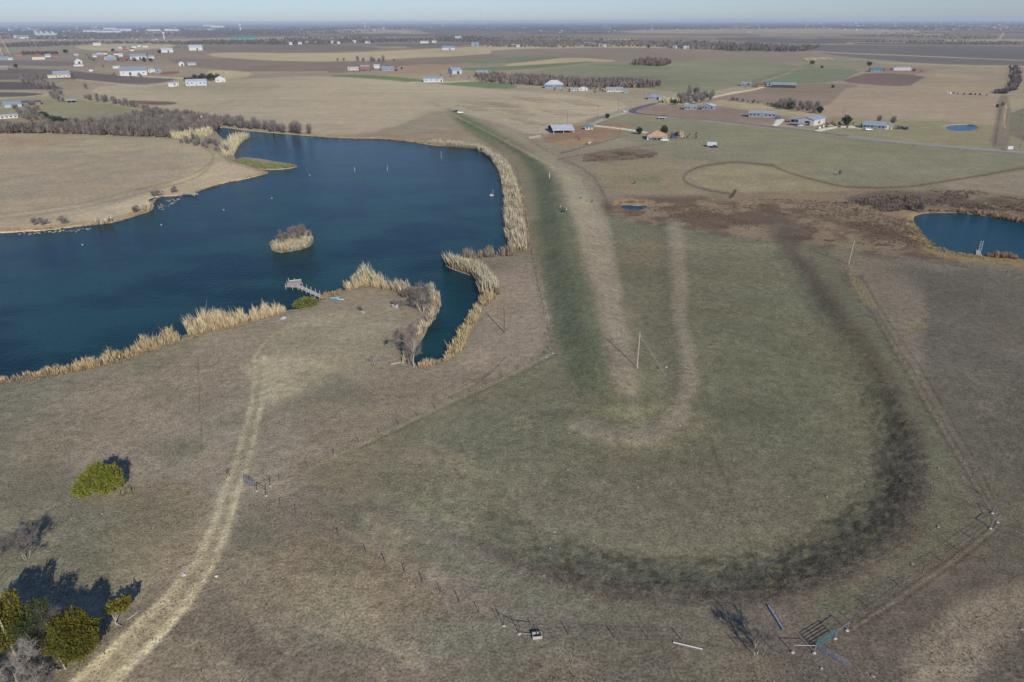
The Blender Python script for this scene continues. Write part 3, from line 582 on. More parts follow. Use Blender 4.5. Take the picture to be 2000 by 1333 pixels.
# ------------------------------------------------------------------ building blocks
def tag(o, label=None, cat=None, group=None, kind=None):
    if label: o['label'] = label
    if cat: o['category'] = cat
    if group: o['group'] = group
    if kind: o['kind'] = kind
    return o
class MB:
    "collects shapes for one mesh object"
    def __init__(s): s.v = []; s.f = []; s.mi = []; s.m = 0
    def quad(s, *p):
        b = len(s.v); s.v += [tuple(q) for q in p]; s.f.append(tuple(range(b, b + len(p)))); s.mi.append(s.m)
    def box(s, c, d, rz=0.0, taper=1.0):
        b = len(s.v); cz, sz = math.cos(rz), math.sin(rz)
        for z in (-.5, .5):
            k = 1 if z < 0 else taper
            for x, y in ((-.5, -.5), (.5, -.5), (.5, .5), (-.5, .5)):
                X, Y = x * d[0] * k, y * d[1] * k
                s.v.append((c[0] + X * cz - Y * sz, c[1] + X * sz + Y * cz, c[2] + z * d[2]))
        for f in ((3, 2, 1, 0), (4, 5, 6, 7), (0, 1, 5, 4), (1, 2, 6, 5), (2, 3, 7, 6), (3, 0, 4, 7)):
            s.f.append(tuple(b + i for i in f)); s.mi.append(s.m)
    def tube(s, a, b, r0, r1=None, n=6, cap=True):
        r1 = r0 if r1 is None else r1; a = Vector(a); b = Vector(b); d = (b - a)
        if d.length < 1e-6: return
        d.normalize(); u = d.orthogonal().normalized(); w = d.cross(u); k = len(s.v)
        for p, r in ((a, r0), (b, r1)):
            for i in range(n):
                t = 2 * math.pi * i / n; s.v.append(tuple(p + (u * math.cos(t) + w * math.sin(t)) * r))
        for i in range(n):
            j = (i + 1) % n; s.f.append((k + i, k + j, k + n + j, k + n + i)); s.mi.append(s.m)
        if cap:
            s.f.append(tuple(k + n - 1 - i for i in range(n))); s.mi.append(s.m)
            s.f.append(tuple(k + n + i for i in range(n))); s.mi.append(s.m)
    def path(s, pts, r, n=5):
        for a, b in zip(pts, pts[1:]): s.tube(a, b, r, r, n)
    def ell(s, c, r, rz=0.0, nu=10, nv=6, jit=0.0, rnd=random):
        k = len(s.v); cz, sz = math.cos(rz), math.sin(rz)
        for j in range(nv + 1):
            ph = math.pi * j / nv
            for i in range(nu):
                t = 2 * math.pi * i / nu; q = 1 + rnd.uniform(-jit, jit)
                X, Y, Z = r[0] * math.sin(ph) * math.cos(t) * q, r[1] * math.sin(ph) * math.sin(t) * q, r[2] * math.cos(ph) * q
                s.v.append((c[0] + X * cz - Y * sz, c[1] + X * sz + Y * cz, c[2] + Z))
        for j in range(nv):
            for i in range(nu):
                i2 = (i + 1) % nu; s.f.append((k + j * nu + i, k + (j + 1) * nu + i, k + (j + 1) * nu + i2, k + j * nu + i2)); s.mi.append(s.m)
    def mesh(s, name, mats, sm=False):
        me = bpy.data.meshes.new(name); me.from_pydata(s.v, [], s.f)
        for m in (mats if isinstance(mats, (list, tuple)) else [mats]): me.materials.append(m)
        me.polygons.foreach_set('material_index', s.mi)
        if sm: me.polygons.foreach_set('use_smooth', [True] * len(s.f))
        return me
    def build(s, name, mats, parent=None, sm=False):
        return link(name, s.mesh(name, mats, sm), parent)
def link(name, me, parent=None):
    o = bpy.data.objects.new(name, me); COL.objects.link(o)
    if parent: o.parent = parent
    return o
def empty(name, loc, rz=0.0, label=None, cat=None, group=None):
    o = bpy.data.objects.new(name, None); COL.objects.link(o); o.location = loc; o.rotation_euler.z = rz
    o.empty_display_size = .3
    return tag(o, label, cat, group)
def dup(root, loc, rz=0.0, sc=1.0, label=None, group=None):
    r = root.copy(); COL.objects.link(r); r.location = loc; r.rotation_euler.z = rz
    r.scale = (sc, sc, sc) if not isinstance(sc, tuple) else sc
    if label: r['label'] = label
    if group: r['group'] = group
    for c in root.children:
        d = c.copy(); COL.objects.link(d); d.parent = r
        for g in c.children:
            e = g.copy(); COL.objects.link(e); e.parent = d
    return r

# ------------------------------------------------------------------ vegetation
def tint_mat(name, rough=.9, trans=0.0, var=.25):
    m = bpy.data.materials.new(name); m.use_nodes = True; t = m.node_tree; b = t.nodes['Principled BSDF']
    b.inputs['Roughness'].default_value = rough; b.inputs['Specular IOR Level'].default_value = .1
    a = t.nodes.new('ShaderNodeAttribute'); a.attribute_name = 'tint'
    g = t.nodes.new('ShaderNodeNewGeometry'); n = t.nodes.new('ShaderNodeTexNoise'); n.inputs['Scale'].default_value = .8
    t.links.new(g.outputs['Position'], n.inputs['Vector'])
    r = t.nodes.new('ShaderNodeMapRange'); r.inputs['From Min'].default_value = .3; r.inputs['From Max'].default_value = .7
    r.inputs['To Min'].default_value = 1 - var; r.inputs['To Max'].default_value = 1 + var
    t.links.new(n.outputs['Fac'], r.inputs['Value'])
    v = t.nodes.new('ShaderNodeVectorMath'); v.operation = 'SCALE'; t.links.new(a.outputs['Color'], v.inputs[0]); t.links.new(r.outputs[0], v.inputs['Scale'])
    t.links.new(v.outputs[0], b.inputs['Base Color'])
    if trans:
        tr = t.nodes.new('ShaderNodeBsdfTranslucent'); t.links.new(v.outputs[0], tr.inputs[0]); ms = t.nodes.new('ShaderNodeMixShader'); ms.inputs[0].default_value = trans
        t.links.new(b.outputs[0], ms.inputs[1]); t.links.new(tr.outputs[0], ms.inputs[2]); t.links.new(ms.outputs[0], t.nodes['Material Output'].inputs[0])
    return m
M_reed = tint_mat('dry_reed', .8, .25); M_tuft = tint_mat('dry_tussock', .9, .15); M_fan = tint_mat('bare_twigs', .9)
rng_ = np.random.default_rng(5)
def blades(name, bx, by, bz, h, w, base, tip, label, lean=.18, mat_=None, wind=(-.25, .1)):
    "a bed of upright tapering blades standing at the given feet"
    n = len(bx); a = rng_.uniform(0, math.pi, n); ca, sa = np.cos(a) * w / 2, np.sin(a) * w / 2
    lx = (rng_.normal(0, lean, n) + wind[0] * .3) * h; ly = (rng_.normal(0, lean, n) + wind[1] * .3) * h
    co = np.zeros((n, 5, 3))
    for i, (sx, f) in enumerate(((-1, 0), (1, 0), (1.15, .6), (-1.15, .6), (0, 1))):
        co[:, i, 0] = bx + ca * sx + lx * f ** 1.6; co[:, i, 1] = by + sa * sx + ly * f ** 1.6; co[:, i, 2] = bz - .1 + h * f
    t = rng_.uniform(.75, 1.25, n)[:, None]
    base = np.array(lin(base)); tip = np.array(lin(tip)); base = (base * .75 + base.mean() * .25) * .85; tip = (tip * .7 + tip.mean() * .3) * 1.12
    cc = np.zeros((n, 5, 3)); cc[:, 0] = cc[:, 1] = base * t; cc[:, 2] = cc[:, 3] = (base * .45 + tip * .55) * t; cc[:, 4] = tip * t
    idx = np.arange(n)[:, None] * 5
    f = np.concatenate([idx + np.array([[0, 1, 2]]), idx + np.array([[0, 2, 3]]), idx + np.array([[3, 2, 4]])])
    me = fast_mesh(name, co.reshape(-1, 3), f, 3, [mat_ or M_reed], cc.reshape(-1, 3))
    o = link(name, me); tag(o, label, None, None, 'stuff'); return o
def along(pts, n, wid, seed):
    "n level-ground points scattered beside a photo polyline; pts = (px, py[, width factor])"
    r = np.random.default_rng(seed); P = W(pts); k = [p[2] if len(p) > 2 else 1 for p in pts]
    L = np.array([math.hypot(P[i + 1][0] - P[i][0], P[i + 1][1] - P[i][1]) for i in range(len(P) - 1)]); s = np.concatenate([[0], np.cumsum(L)])
    u = r.uniform(0, s[-1], n); i = np.clip(np.searchsorted(s, u) - 1, 0, len(L) - 1); t = (u - s[i]) / L[i]
    P = np.array(P); a = P[i]; b = P[i + 1]; d = (b - a) / L[i][:, None]; off = r.uniform(-.5, .5, n) * wid * np.interp(u, s, k)
    return a[:, 0] + (b - a)[:, 0] * t - d[:, 1] * off, a[:, 1] + (b - a)[:, 1] * t + d[:, 0] * off, np.interp(u, s, k)
def reeds(label, pts, wid, h, n, seed, base=(150, 124, 84), tip=(208, 194, 152), w=.15, name='reed_bed', clump=.55, lean=.15):
    x, y, k = along(pts, n, wid, seed); c = fbm(x, y, 2.6, 3, seed)
    keep = rng_.uniform(0, 1, n) < np.clip((c - .32) * 6, .05, 1) if clump else np.ones(n, bool)
    x, y, c, k = x[keep], y[keep], c[keep], k[keep]; X, Y, Z = gps(x, y); Z = np.maximum(Z, WZ)
    hh = h * np.clip(.42 + 1.7 * (c - .32), .3, 1.25) * rng_.uniform(.35, 1.25, len(x)) * np.sqrt(k)
    return blades(name, X, Y, Z, hh, w, base, tip, label, lean)
reeds('tall pale cane standing along the foot of the dam', [(838, 281, .5), (870, 284), (905, 288, 1.3), (940, 297, 1.4), (968, 314, 1.3), (985, 335, 1.4), (995, 365, 1.3), (1002, 400, 1.4), (1006, 440, 1.5), (1008, 470, 1.5), (1013, 492, 1)], 5.6, 3.3, 15000, 1)
reeds('short tan reeds between the dam cane and the cattle path', [(1012, 370), (1020, 420), (1024, 460), (1026, 490)], 4, 2.0, 2200, 2, (150, 122, 84), (176, 152, 108))
reeds('pale cane on the spit between the lake and the inlet', [(872, 512, .8), (890, 522), (912, 529), (934, 537, 1.2), (948, 556, 1.4), (958, 578, 1.6)], 3.6, 4.0, 3600, 3)
reeds('grey brown scrub and cane fringing the top of the spit', [(905, 503, .7), (935, 503), (965, 500), (1000, 498, 1.2)], 3.0, 3.3, 1500, 4, (128, 108, 84), (170, 152, 122), .14)
reeds('golden reeds along the right bank of the inlet', [(960, 580, 1.2), (940, 600), (925, 622), (912, 645), (902, 668), (893, 685), (878, 700, .9), (850, 712, .7), (818, 718, .4)], 2.6, 2.6, 3600, 5, (158, 128, 78), (200, 178, 122), .15)
reeds('pale cane along the left bank of the inlet', [(838, 566, .8), (850, 585, 1.2), (854, 605, 1.2), (842, 628), (826, 646, .8), (808, 664, .6), (796, 690, .6), (790, 712, .6)], 2.2, 3.0, 2500, 6)
reeds('tall pale cane on the north point of the near bank', [(676, 566, .7), (690, 562), (706, 557, 1.2), (722, 556, 1.3), (745, 561), (765, 566)], 3.4, 4.6, 2700, 7, (166, 136, 84), (210, 196, 150), .2)
reeds('three clumps of cane right of the north point', [(771, 567), (780, 570), (790, 573), (800, 574)], 2.6, 3.6, 700, 8)
reeds('low tan reeds at the shore end of the dock', [(626, 586, .5), (634, 584), (650, 578), (660, 574), (672, 569)], 2.0, 2.0, 500, 9, (150, 116, 80), (186, 154, 108))
reeds('tall cane clumps along the near shore left of the dock', [(368, 654, .7), (385, 650, 1.2), (410, 644, 1.3), (430, 640), (450, 636, .8), (470, 630, 1.1), (495, 624, 1), (520, 619, .8), (545, 612, .8), (557, 608, .4)], 2.6, 4.2, 3600, 10, (168, 138, 86), (208, 190, 142), .18)
reeds('golden reeds fringing the near shore of the lake', [(150, 722, .8), (200, 712, 1), (240, 700, 1.1), (280, 686, 1.2), (320, 672, 1.2), (350, 664, 1)], 2.6, 2.8, 3400, 11, (164, 134, 82), (200, 178, 124), .15)
reeds('low golden reeds at the left end of the near shore', [(-260, 800, .8), (-60, 757, .8), (0, 745, .9), (40, 738, 1), (90, 730, .9), (160, 720, .8)], 2.4, 1.9, 3400, 12, (164, 134, 84), (198, 174, 120), .14)
reeds('dry tussocks along the near shore bank', [(-60, 762), (60, 742), (200, 716), (350, 668), (500, 628)], 1.6, .7, 2600, 13, (120, 98, 66), (176, 150, 104), .16)
reeds('pale cane mass at the far left arm of the lake', [(344, 272, .6), (365, 268, 1.4), (390, 266, 1.6), (412, 266, 1)], 13, 4.6, 4200, 14, (170, 150, 98), (208, 194, 146), .35)
reeds('tongue of pale cane between the lake arms', [(446, 305, .8), (450, 292, 1.2), (462, 280, 1.3), (478, 272, 1)], 9, 4.4, 2200, 15, (170, 150, 98), (210, 196, 148), .3)
reeds('low dry grass fringing the north shore of the lake', [(610, 266), (650, 270), (700, 272), (760, 272), (800, 276), (838, 281)], 3, 1.2, 1500, 16, (160, 128, 90), (190, 160, 112), .3)
reeds('tan reed clumps on the shore of the left field', [(190, 438, .9), (200, 438), (212, 434, 1), (222, 431, .8)], 2.0, 3.2, 260, 17, w=.25)
reeds('tan reed clumps at the corner of the left field shore', [(285, 408), (290, 412, 1.3), (296, 412, 1)], 3.0, 3.0, 330, 18, w=.25)
reeds('thin dry reeds along the shore of the left field', [(0, 452), (100, 447), (180, 440), (240, 430), (275, 416), (290, 404), (300, 395), (360, 381), (430, 360), (520, 338)], 2.2, .8, 2600, 19, (140, 114, 80), (184, 158, 112), .2)
reeds('rusty reeds on the far bank of the right hand pond', [(1815, 413, .7), (1850, 413), (1880, 416, .8), (1915, 419), (1950, 426, 1.2), (2000, 436, 1.2), (2080, 452)], 2.6, 2.3, 1700, 20, (140, 108, 70), (186, 152, 100), .2)
reeds('rusty reeds on the near bank of the right hand pond', [(1928, 501), (1950, 503), (1970, 504, .8), (1988, 507, .8)], 1.8, 1.9, 500, 21, (140, 104, 66), (190, 148, 96), .18)
reeds('tan grass fringing the left end of the right hand pond', [(1775, 432), (1785, 448), (1802, 470), (1830, 488), (1880, 500), (1920, 504)], 4, .9, 1600, 22, (134, 114, 72), (170, 148, 96), .16)
reeds('tan reeds behind the small pool below the dam', [(1205, 399), (1225, 396), (1250, 396), (1262, 397)], 3, 1.3, 420, 23, (156, 118, 78), (184, 146, 98), .2)
reeds('low green rushes on the marshy spit in the lake', [(462, 313, .6), (490, 320, 1), (520, 326, 1.3), (550, 326, 1.2), (578, 324, .7)], 9, 1.2, 4600, 24, (92, 98, 46), (136, 142, 74), .4, clump=0)
reeds('pale cane clump left of the round pond road', [(1570, 118), (1600, 118), (1625, 117)], 30, 4, 500, 25, w=1.4)
reeds('pale cane row behind the two blue houses', [(1292, 200), (1310, 201), (1336, 200)], 12, 5, 800, 26, (176, 158, 104), (206, 190, 140), .6)
# island
def reed_fill(label, poly, h, n, seed, base, tip, w=.2, name='reed_bed', lean=.12):
    r = np.random.default_rng(seed); P = W(poly); xs_ = [p[0] for p in P]; ys_ = [p[1] for p in P]
    x = r.uniform(min(xs_), max(xs_), n * 3); y = r.uniform(min(ys_), max(ys_), n * 3); m = inside(x, y, P); x, y = x[m][:n], y[m][:n]
    c = fbm(x, y, 2.4, 3, seed); X, Y, Z = gps(x, y); Z = np.maximum(Z, WZ)
    return blades(name, X, Y, Z, h * (.5 + c) * r.uniform(.6, 1.2, len(x)), w, base, tip, label, lean)
reed_fill('tan and greenish reeds covering the small island', [(530, 489), (560, 493), (600, 485), (612, 472), (606, 462), (580, 462), (545, 474)], 2.3, 3000, 31, (140, 124, 86), (204, 190, 144), .16)

def fan_points(n, r, h, base_h, rnd, dens=1.0):
    "slivers spreading from a stem into an ovoid crown"
    co = np.zeros((n, 3, 3)); t = rnd.uniform(0, 2 * math.pi, n); rr_ = r * np.sqrt(rnd.uniform(.02, 1, n)); 
    zt = base_h + (h - base_h) * rnd.uniform(.15, 1, n); prof = np.sqrt(np.clip(1 - ((zt - (h * .58)) / (h * .48)) ** 2, .05, 1)); rr_ = rr_ * prof
    tx, ty = rr_ * np.cos(t), rr_ * np.sin(t); f = rnd.uniform(.25, .75, n)
    sx, sy, sz = tx * f * .8, ty * f * .8, base_h * .5 + (zt - base_h * .5) * f
    w = rnd.uniform(.5, 1.3, n) * .028 * r * dens; a = rnd.uniform(0, math.pi, n)
    co[:, 0] = np.stack([sx - np.cos(a) * w, sy - np.sin(a) * w, sz], 1); co[:, 1] = np.stack([sx + np.cos(a) * w, sy + np.sin(a) * w, sz], 1); co[:, 2] = np.stack([tx, ty, zt], 1)
    return co
def leaf_cloud(n, lobes, size, rnd, shell=.45):
    "leaf sprays spread through the volume of several lobes (x, y, z, rx, ry, rz)"
    L = np.array(lobes); vol = (L[:, 3] * L[:, 4] * L[:, 5]) ** (2 / 3); k = rnd.choice(len(L), n, p=vol / vol.sum())
    d = rnd.normal(size=(n, 3)); d /= np.linalg.norm(d, axis=1)[:, None]; r = rnd.uniform(shell, 1, n) ** .5
    bump_ = rnd.normal(1, .10, n) + .25 * np.sin(d[:, 0] * 7 + k) * np.sin(d[:, 1] * 6 + 2 * k) + .12 * np.sin(d[:, 2] * 11)
    c = L[k, :3] + d * (r * bump_)[:, None] * L[k, 3:]
    a = rnd.normal(size=(n, 3)); a = a * .55 + d; a /= np.linalg.norm(a, axis=1)[:, None]
    b = np.cross(a, rnd.normal(size=(n, 3))); b /= np.linalg.norm(b, axis=1)[:, None]; s = size * rnd.uniform(.5, 1.3, n)[:, None]
    co = np.stack([c - b * s * .5, c + b * s * .5, c + a * s * 1.1], 1)
    return co, d
def cloud_mesh(name, co, mat_, cols=None):
    n = len(co); return fast_mesh(name, co.reshape(-1, 3), np.arange(n * 3).reshape(n, 3), 3, [mat_], cols)
bark_pale = matrand('pale_bark', [(.30, .27, .23), (.42, .38, .33)], var=.2, scale=6); bark_dark = matrand('dark_bark', [(.10, .085, .07), (.17, .15, .13)], scale=6)
twig_grey = matrand('grey_twigs', [(.13, .115, .10), (.19, .17, .15), (.25, .22, .195)], scale=.4); twig_red = matrand('reddish_twigs', [(.18, .14, .12), (.27, .21, .18)], scale=.8)
juniper_yel = matrand('yellow_green_juniper', [(.09, .12, .015), (.18, .20, .03), (.30, .28, .05)], scale=2.2, trans=.2); juniper_olive = matrand('olive_cedar', [(.07, .075, .012), (.16, .145, .02), (.26, .22, .04)], scale=2.0, trans=.2)
ever_dark = matrand('dark_evergreen', [(.018, .03, .012), (.035, .052, .02), (.06, .075, .03)], scale=.8)

def grow(rnd, h, spread, levels, r0, trunks=1, lean=(0, 0), forks=(2, 4), bare=.3, twist=.35):
    "a branching leafless tree: returns (stem shapes, twig slivers)"
    st = MB(); tw = []
    def br(p, d, L, r, lv):
        segs = 3 if lv == 0 else 2; q = Vector(p)
        pts = [q.copy()]
        for i in range(segs):
            d = (d + Vector((rnd.gauss(0, twist * .35), rnd.gauss(0, twist * .35), rnd.gauss(.05, .08)))).normalized()
            q = q + d * (L / segs); pts.append(q.copy())
        for i in range(segs):
            ra = r * (1 - .45 * i / segs); rb = r * (1 - .45 * (i + 1) / segs)
            if lv >= levels - 1:
                a, b = pts[i], pts[i + 1]; s = (b - a).cross(Vector((rnd.random(), rnd.random(), rnd.random()))).normalized() * max(ra, .012) * 1.5
                tw.append((a - s, a + s, b))
            else: st.tube(pts[i], pts[i + 1], ra, rb, 6 if lv == 0 else (4 if lv == 1 else 3), cap=False)
        if lv >= levels: return
        k = rnd.randint(*forks) + (2 if lv == 0 else 0) + (1 if lv >= levels - 2 else 0)
        for j in range(k):
            f = rnd.uniform(bare if lv == 0 else .25, 1.0) if j else 1.0
            idx = min(int(f * segs), segs - 1); u = f * segs - idx; p0 = pts[idx].lerp(pts[idx + 1], min(u, 1))
            t = rnd.uniform(0, 2 * math.pi); o = d.orthogonal().normalized(); w = d.cross(o)
            nd = (d * rnd.uniform(.5, .9) + (o * math.cos(t) + w * math.sin(t)) * spread * rnd.uniform(.6, 1.2)).normalized()
            br(p0, nd, L * rnd.uniform(.5, .72), r * .55, lv + 1)
    for k in range(trunks):
        t = 2 * math.pi * k / max(trunks, 1) + rnd.random(); s = .28 if trunks > 1 else 0
        br((math.cos(t) * .25 * (trunks > 1), math.sin(t) * .25 * (trunks > 1), -.15), Vector((math.cos(t) * s + lean[0], math.sin(t) * s + lean[1], 1)).normalized(), h * .42 * rnd.uniform(.85, 1.1), r0, 0)
    return st, np.array([[tuple(q) for q in t] for t in tw])
def bare_tree(loc, label, cat='tree', seed=0, h=6, spread=.6, levels=4, r0=.12, bark=None, twig=None, name='bare_tree', group=None, rz=0, fine=2, tww=.013, **kw):
    st, tw = grow(random.Random(seed), h, spread, levels, r0, **kw)
    q = np.random.default_rng(seed + 900); k = fine; base_ = tw[:, 2]; dirn = tw[:, 2] - (tw[:, 0] + tw[:, 1]) * .5
    dirn = dirn / (np.linalg.norm(dirn, axis=1)[:, None] + 1e-9); b_ = np.repeat(base_, k, 0); d_ = np.repeat(dirn, k, 0) * .8 + q.normal(0, .55, (len(base_) * k, 3)) + np.array([0, 0, .15])
    start = b_ - np.repeat(dirn, k, 0) * q.uniform(0, .06, (len(b_), 1)) * h; ln = q.uniform(.05, .11, (len(b_), 1)) * h; sd = np.cross(d_, q.normal(size=d_.shape)); sd /= np.linalg.norm(sd, axis=1)[:, None] + 1e-9
    ex = np.stack([start - sd * tww, start + sd * tww, start + d_ * ln], 1); tw = np.concatenate([tw, ex])
    root = empty(name, loc, rz, label, cat, group); st.build('trunk', bark or bark_pale, root)
    link('crown', cloud_mesh('crown', tw, twig or twig_grey), root); return root
def leafy_tree(loc, label, lobes, n, size, leaf, bark=None, seed=0, name='cedar_tree', trunk_r=.18, group=None, shell=.45, h0=1.0):
    r = np.random.default_rng(seed); co_, _ = leaf_cloud(n, lobes, size, r, shell)
    root = empty(name, loc, 0, label, 'tree', group); st = MB()
    top = max(l[2] for l in lobes); st.tube((0, 0, -.2), (0, 0, top * .55), trunk_r, trunk_r * .6, 7)
    for l in lobes: st.tube((0, 0, h0 * .8), (l[0], l[1], l[2]), trunk_r * .5, trunk_r * .15, 5)
    st.build('trunk', bark or bark_dark, root); link('crown', cloud_mesh('crown', co_, leaf), root); return root

ORD = ['first', 'second', 'third', 'fourth', 'fifth', 'sixth', 'seventh', 'eighth', 'ninth', 'tenth', 'eleventh', 'twelfth']
# near junipers and trees, bottom left
leafy_tree(gp(205, 962), 'bright green juniper standing alone left of the rutted track', [(-3.0, -1.2, 1.5, 1.4, 1.1, 1.3), (-1.7, -.6, 2.6, 1.6, 1.4, 1.5), (-.9, .2, 4.0, 1.3, 1.2, 1.4), (.3, .3, 3.4, 1.6, 1.5, 1.7), (1.8, .9, 3.6, 1.3, 1.2, 1.4), (2.4, .6, 2.1, 1.0, .9, 1.1), (.4, -.6, 1.7, 1.7, 1.2, 1.2), (-.2, .4, 5.0, .8, .8, 1.0), (-2.6, -.2, 3.2, .8, .7, .9)], 20000, .22, juniper_yel, seed=1, name='juniper_tree')
reeds('wisps of pale grass right of the bright juniper', [(240, 960), (250, 966), (258, 960)], 2.0, 1.1, 160, 41, (130, 124, 80), (160, 152, 100), .08)
leafy_tree(gp(155, 1282), 'olive yellow cedar with a round crown at the end of the tree clump', [(0, 0, 3.6, 2.6, 2.4, 2.4), (-1.1, .5, 4.6, 1.7, 1.6, 1.5), (1.2, .6, 4.3, 1.7, 1.6, 1.5), (.5, -.8, 2.6, 2.1, 1.8, 1.6), (-1.0, -.6, 2.8, 1.8, 1.6, 1.6), (.3, 1.2, 5.8, 1.0, .9, 1.3), (1.2, 1.0, 5.6, .7, .7, 1.0), (1.9, -.2, 3.2, 1.2, 1.2, 1.3)], 26000, .20, juniper_olive, seed=2, name='cedar_tree')
leafy_tree(gp(20, 1268), 'green cedar at the left edge behind the leaning pole', [(0, 0, 4.6, 2.0, 1.8, 1.7), (-1.8, .5, 5.4, 1.6, 1.5, 1.5), (1.5, 1.0, 5.2, 1.4, 1.3, 1.4), (.2, -1.0, 3.0, 1.8, 1.6, 1.4), (-.6, 1.0, 6.6, 1.0, .9, 1.3), (1.2, 1.6, 7.2, .8, .8, 1.3), (-1.9, 1.2, 6.6, .8, .8, 1.1)], 13000, .22, juniper_olive, seed=3)
leafy_tree(gp(74, 1270), 'thin grey green cedar between the two fuller cedars', [(0, 0, 3.9, 2.1, 1.9, 1.8), (1.2, .7, 4.4, 1.6, 1.5, 1.6), (-1.3, .5, 4.4, 1.8, 1.6, 1.5), (.6, -1.0, 2.6, 1.8, 1.6, 1.4), (.2, 1.9, 5.6, 1.0, .9, 1.4), (1.4, 1.7, 6.2, .7, .6, 1.1)], 6500, .2, matrand('greyish_cedar', [(.04, .055, .015), (.075, .095, .03), (.13, .14, .05)], scale=2, trans=.2), seed=4, shell=.1)
leafy_tree(gp(228, 1222), 'broken branch of olive leaves held up on a leaning grey limb', [(.2, .9, 2.6, 1.3, .8, .7), (1.2, 1.4, 3.0, .7, .6, .7), (-.8, .7, 2.2, .5, .4, .4)], 900, .3, juniper_olive, seed=5, trunk_r=.09, bark=bark_pale)
bare_tree(gp(52, 1092), 'grey leafless mesquite with several stems left of the clump', seed=11, h=6.2, spread=.5, levels=5, r0=.06, tww=.009, trunks=4, forks=(2, 3), twig=twig_grey)
bare_tree(gp(-4, 1092), 'faint grey leafless bush at the left frame edge', seed=12, h=3.4, spread=.7, levels=4, r0=.05, trunks=3)
bare_tree(gp(32, 1345), 'pale grey leafless tree in the bottom left corner', seed=13, h=7.0, spread=.75, levels=5, r0=.09, tww=.012, trunks=2, forks=(2, 4), twig=matrand('pale_twigs', [(.26, .23, .2), (.36, .32, .28)], scale=1))
bare_tree(gp(80, 1345), 'small pale leafless tree right of the corner tree', seed=14, h=4.6, spread=.65, levels=5, r0=.06, trunks=2)
bare_tree(gp(108, 1255), 'leafless grey tree behind the round olive cedar', seed=15, h=7.0, spread=.5, levels=5, r0=.10, trunks=2)
bare_tree(gp(124, 1308), 'twisted grey trunks leaning out under the olive cedar', seed=16, h=4.2, spread=.5, levels=3, r0=.13, trunks=2, lean=(-.5, 0))
def log(a, b, r, label, up=.12, bark=None, bent=0.15):
    A = gp(*a); Bv = gp(*b); rt = empty('fallen_limb', A, 0, label, 'fallen limb'); d = Bv - A; m_ = MB(); q = d * .5 + Vector((bent * d.y * .3, -bent * d.x * .3, up + .12))
    m_.tube((0, 0, up), q, r, r * .8, 6); m_.tube(q, d + Vector((0, 0, up)), r * .8, r * .45, 6); m_.build('limb', bark or bark_pale, rt)
    s_ = MB(); s_.tube(q, q + Vector((.4, .6, .35)), r * .4, r * .15, 4); s_.build('side_branch', bark or bark_pale, rt); s_ = MB(); s_.tube(d * .75 + Vector((0, 0, up)), d * .75 + Vector((-.3, .5, .3 + up)), r * .3, r * .1, 4); s_.build('side_branch', bark or bark_pale, rt)
log((249, 1212), (275, 1193), .09, 'pale fallen limb lying beside the rutted track'); log((222, 1216), (238, 1225), .10, 'short forked limb lying under the broken branch')
log((763, 713), (822, 703), .16, 'long pale fallen trunk beside the inlet tip', .2)
log((455, 896), (482, 880), .06, 'thin dark stick lying left of the track', .05, bark_dark)
# trees by the inlet
bare_tree(gp(809, 717), 'pale trunked leafless tree with a reddish crown at the inlet tip', seed=21, h=11.5, spread=.62, levels=6, r0=.17, tww=.022, fine=1, forks=(2, 3), twig=twig_red, bark=bark_pale, bare=.35)
bare_tree(gp(797, 714), 'dark leafless tree leaning left beside the inlet tip', seed=22, h=7.0, spread=.28, levels=3, r0=.14, lean=(-.62, .55), bark=bark_dark, twig=twig_grey)
bare_tree(gp(731, 714), 'small leafless mesquite left of the inlet trees', seed=23, h=3.4, spread=.7, levels=4, r0=.08, forks=(2, 3))
bare_tree(gp(775, 602), 'low spiky leafless bush behind the white chair', seed=24, h=3.2, spread=.7, levels=4, r0=.06, trunks=4)
bare_tree(gp(812, 603), 'dark leafless shrub on the inlet bank', seed=25, h=5.0, spread=.6, fine=1, levels=4, r0=.08, trunks=3, bark=bark_dark)
bare_tree(gp(826, 612), 'grey leafless tree leaning over the inlet bank', seed=26, h=6.5, spread=.55, levels=5, r0=.1, trunks=2, lean=(-.3, .3))
bare_tree(gp(820, 590), 'grey leafless tree with a wide twiggy crown above the inlet cane', seed=27, h=7.5, spread=.6, levels=4, r0=.09, tww=.02, trunks=3)
bare_tree(gp(800, 585), 'purplish leafless shrub beside the north point cane', seed=28, h=4.6, spread=.6, levels=5, r0=.07, trunks=4, twig=twig_red)
for i, (a, b, hh, s_, lb) in enumerate([(560, 478, 5.2, 31, 'leafless tree standing in the middle of the island'), (592, 474, 6.0, 32, 'reddish leafless tree at the right end of the island'), (576, 470, 5.0, 33, 'leafless shrub between the two island trees'), (534, 484, 2.8, 34, 'low leafless shrub at the left tip of the island')]):
    bare_tree(gp(a, b), lb, seed=s_, h=hh * 1.25, spread=.6, levels=4, r0=.07, tww=.02, fine=3, trunks=3, twig=twig_red if i == 1 else twig_grey, forks=(2, 3))
leafy_tree(gp(596, 600) + Vector((0, 0, -.1)), 'round yellow green willow bush in the shallows by the dock', [(-1.6, 0, .9, 1.6, 1.4, 1.1), (.6, .4, 1.4, 1.9, 1.6, 1.5), (2.2, .6, 1.5, 1.3, 1.2, 1.2)], 3800, .34, matrand('willow_leaves', [(.10, .13, .03), (.19, .21, .06), (.26, .27, .09)], scale=1.5, trans=.25), seed=35, name='willow_bush', trunk_r=.1)
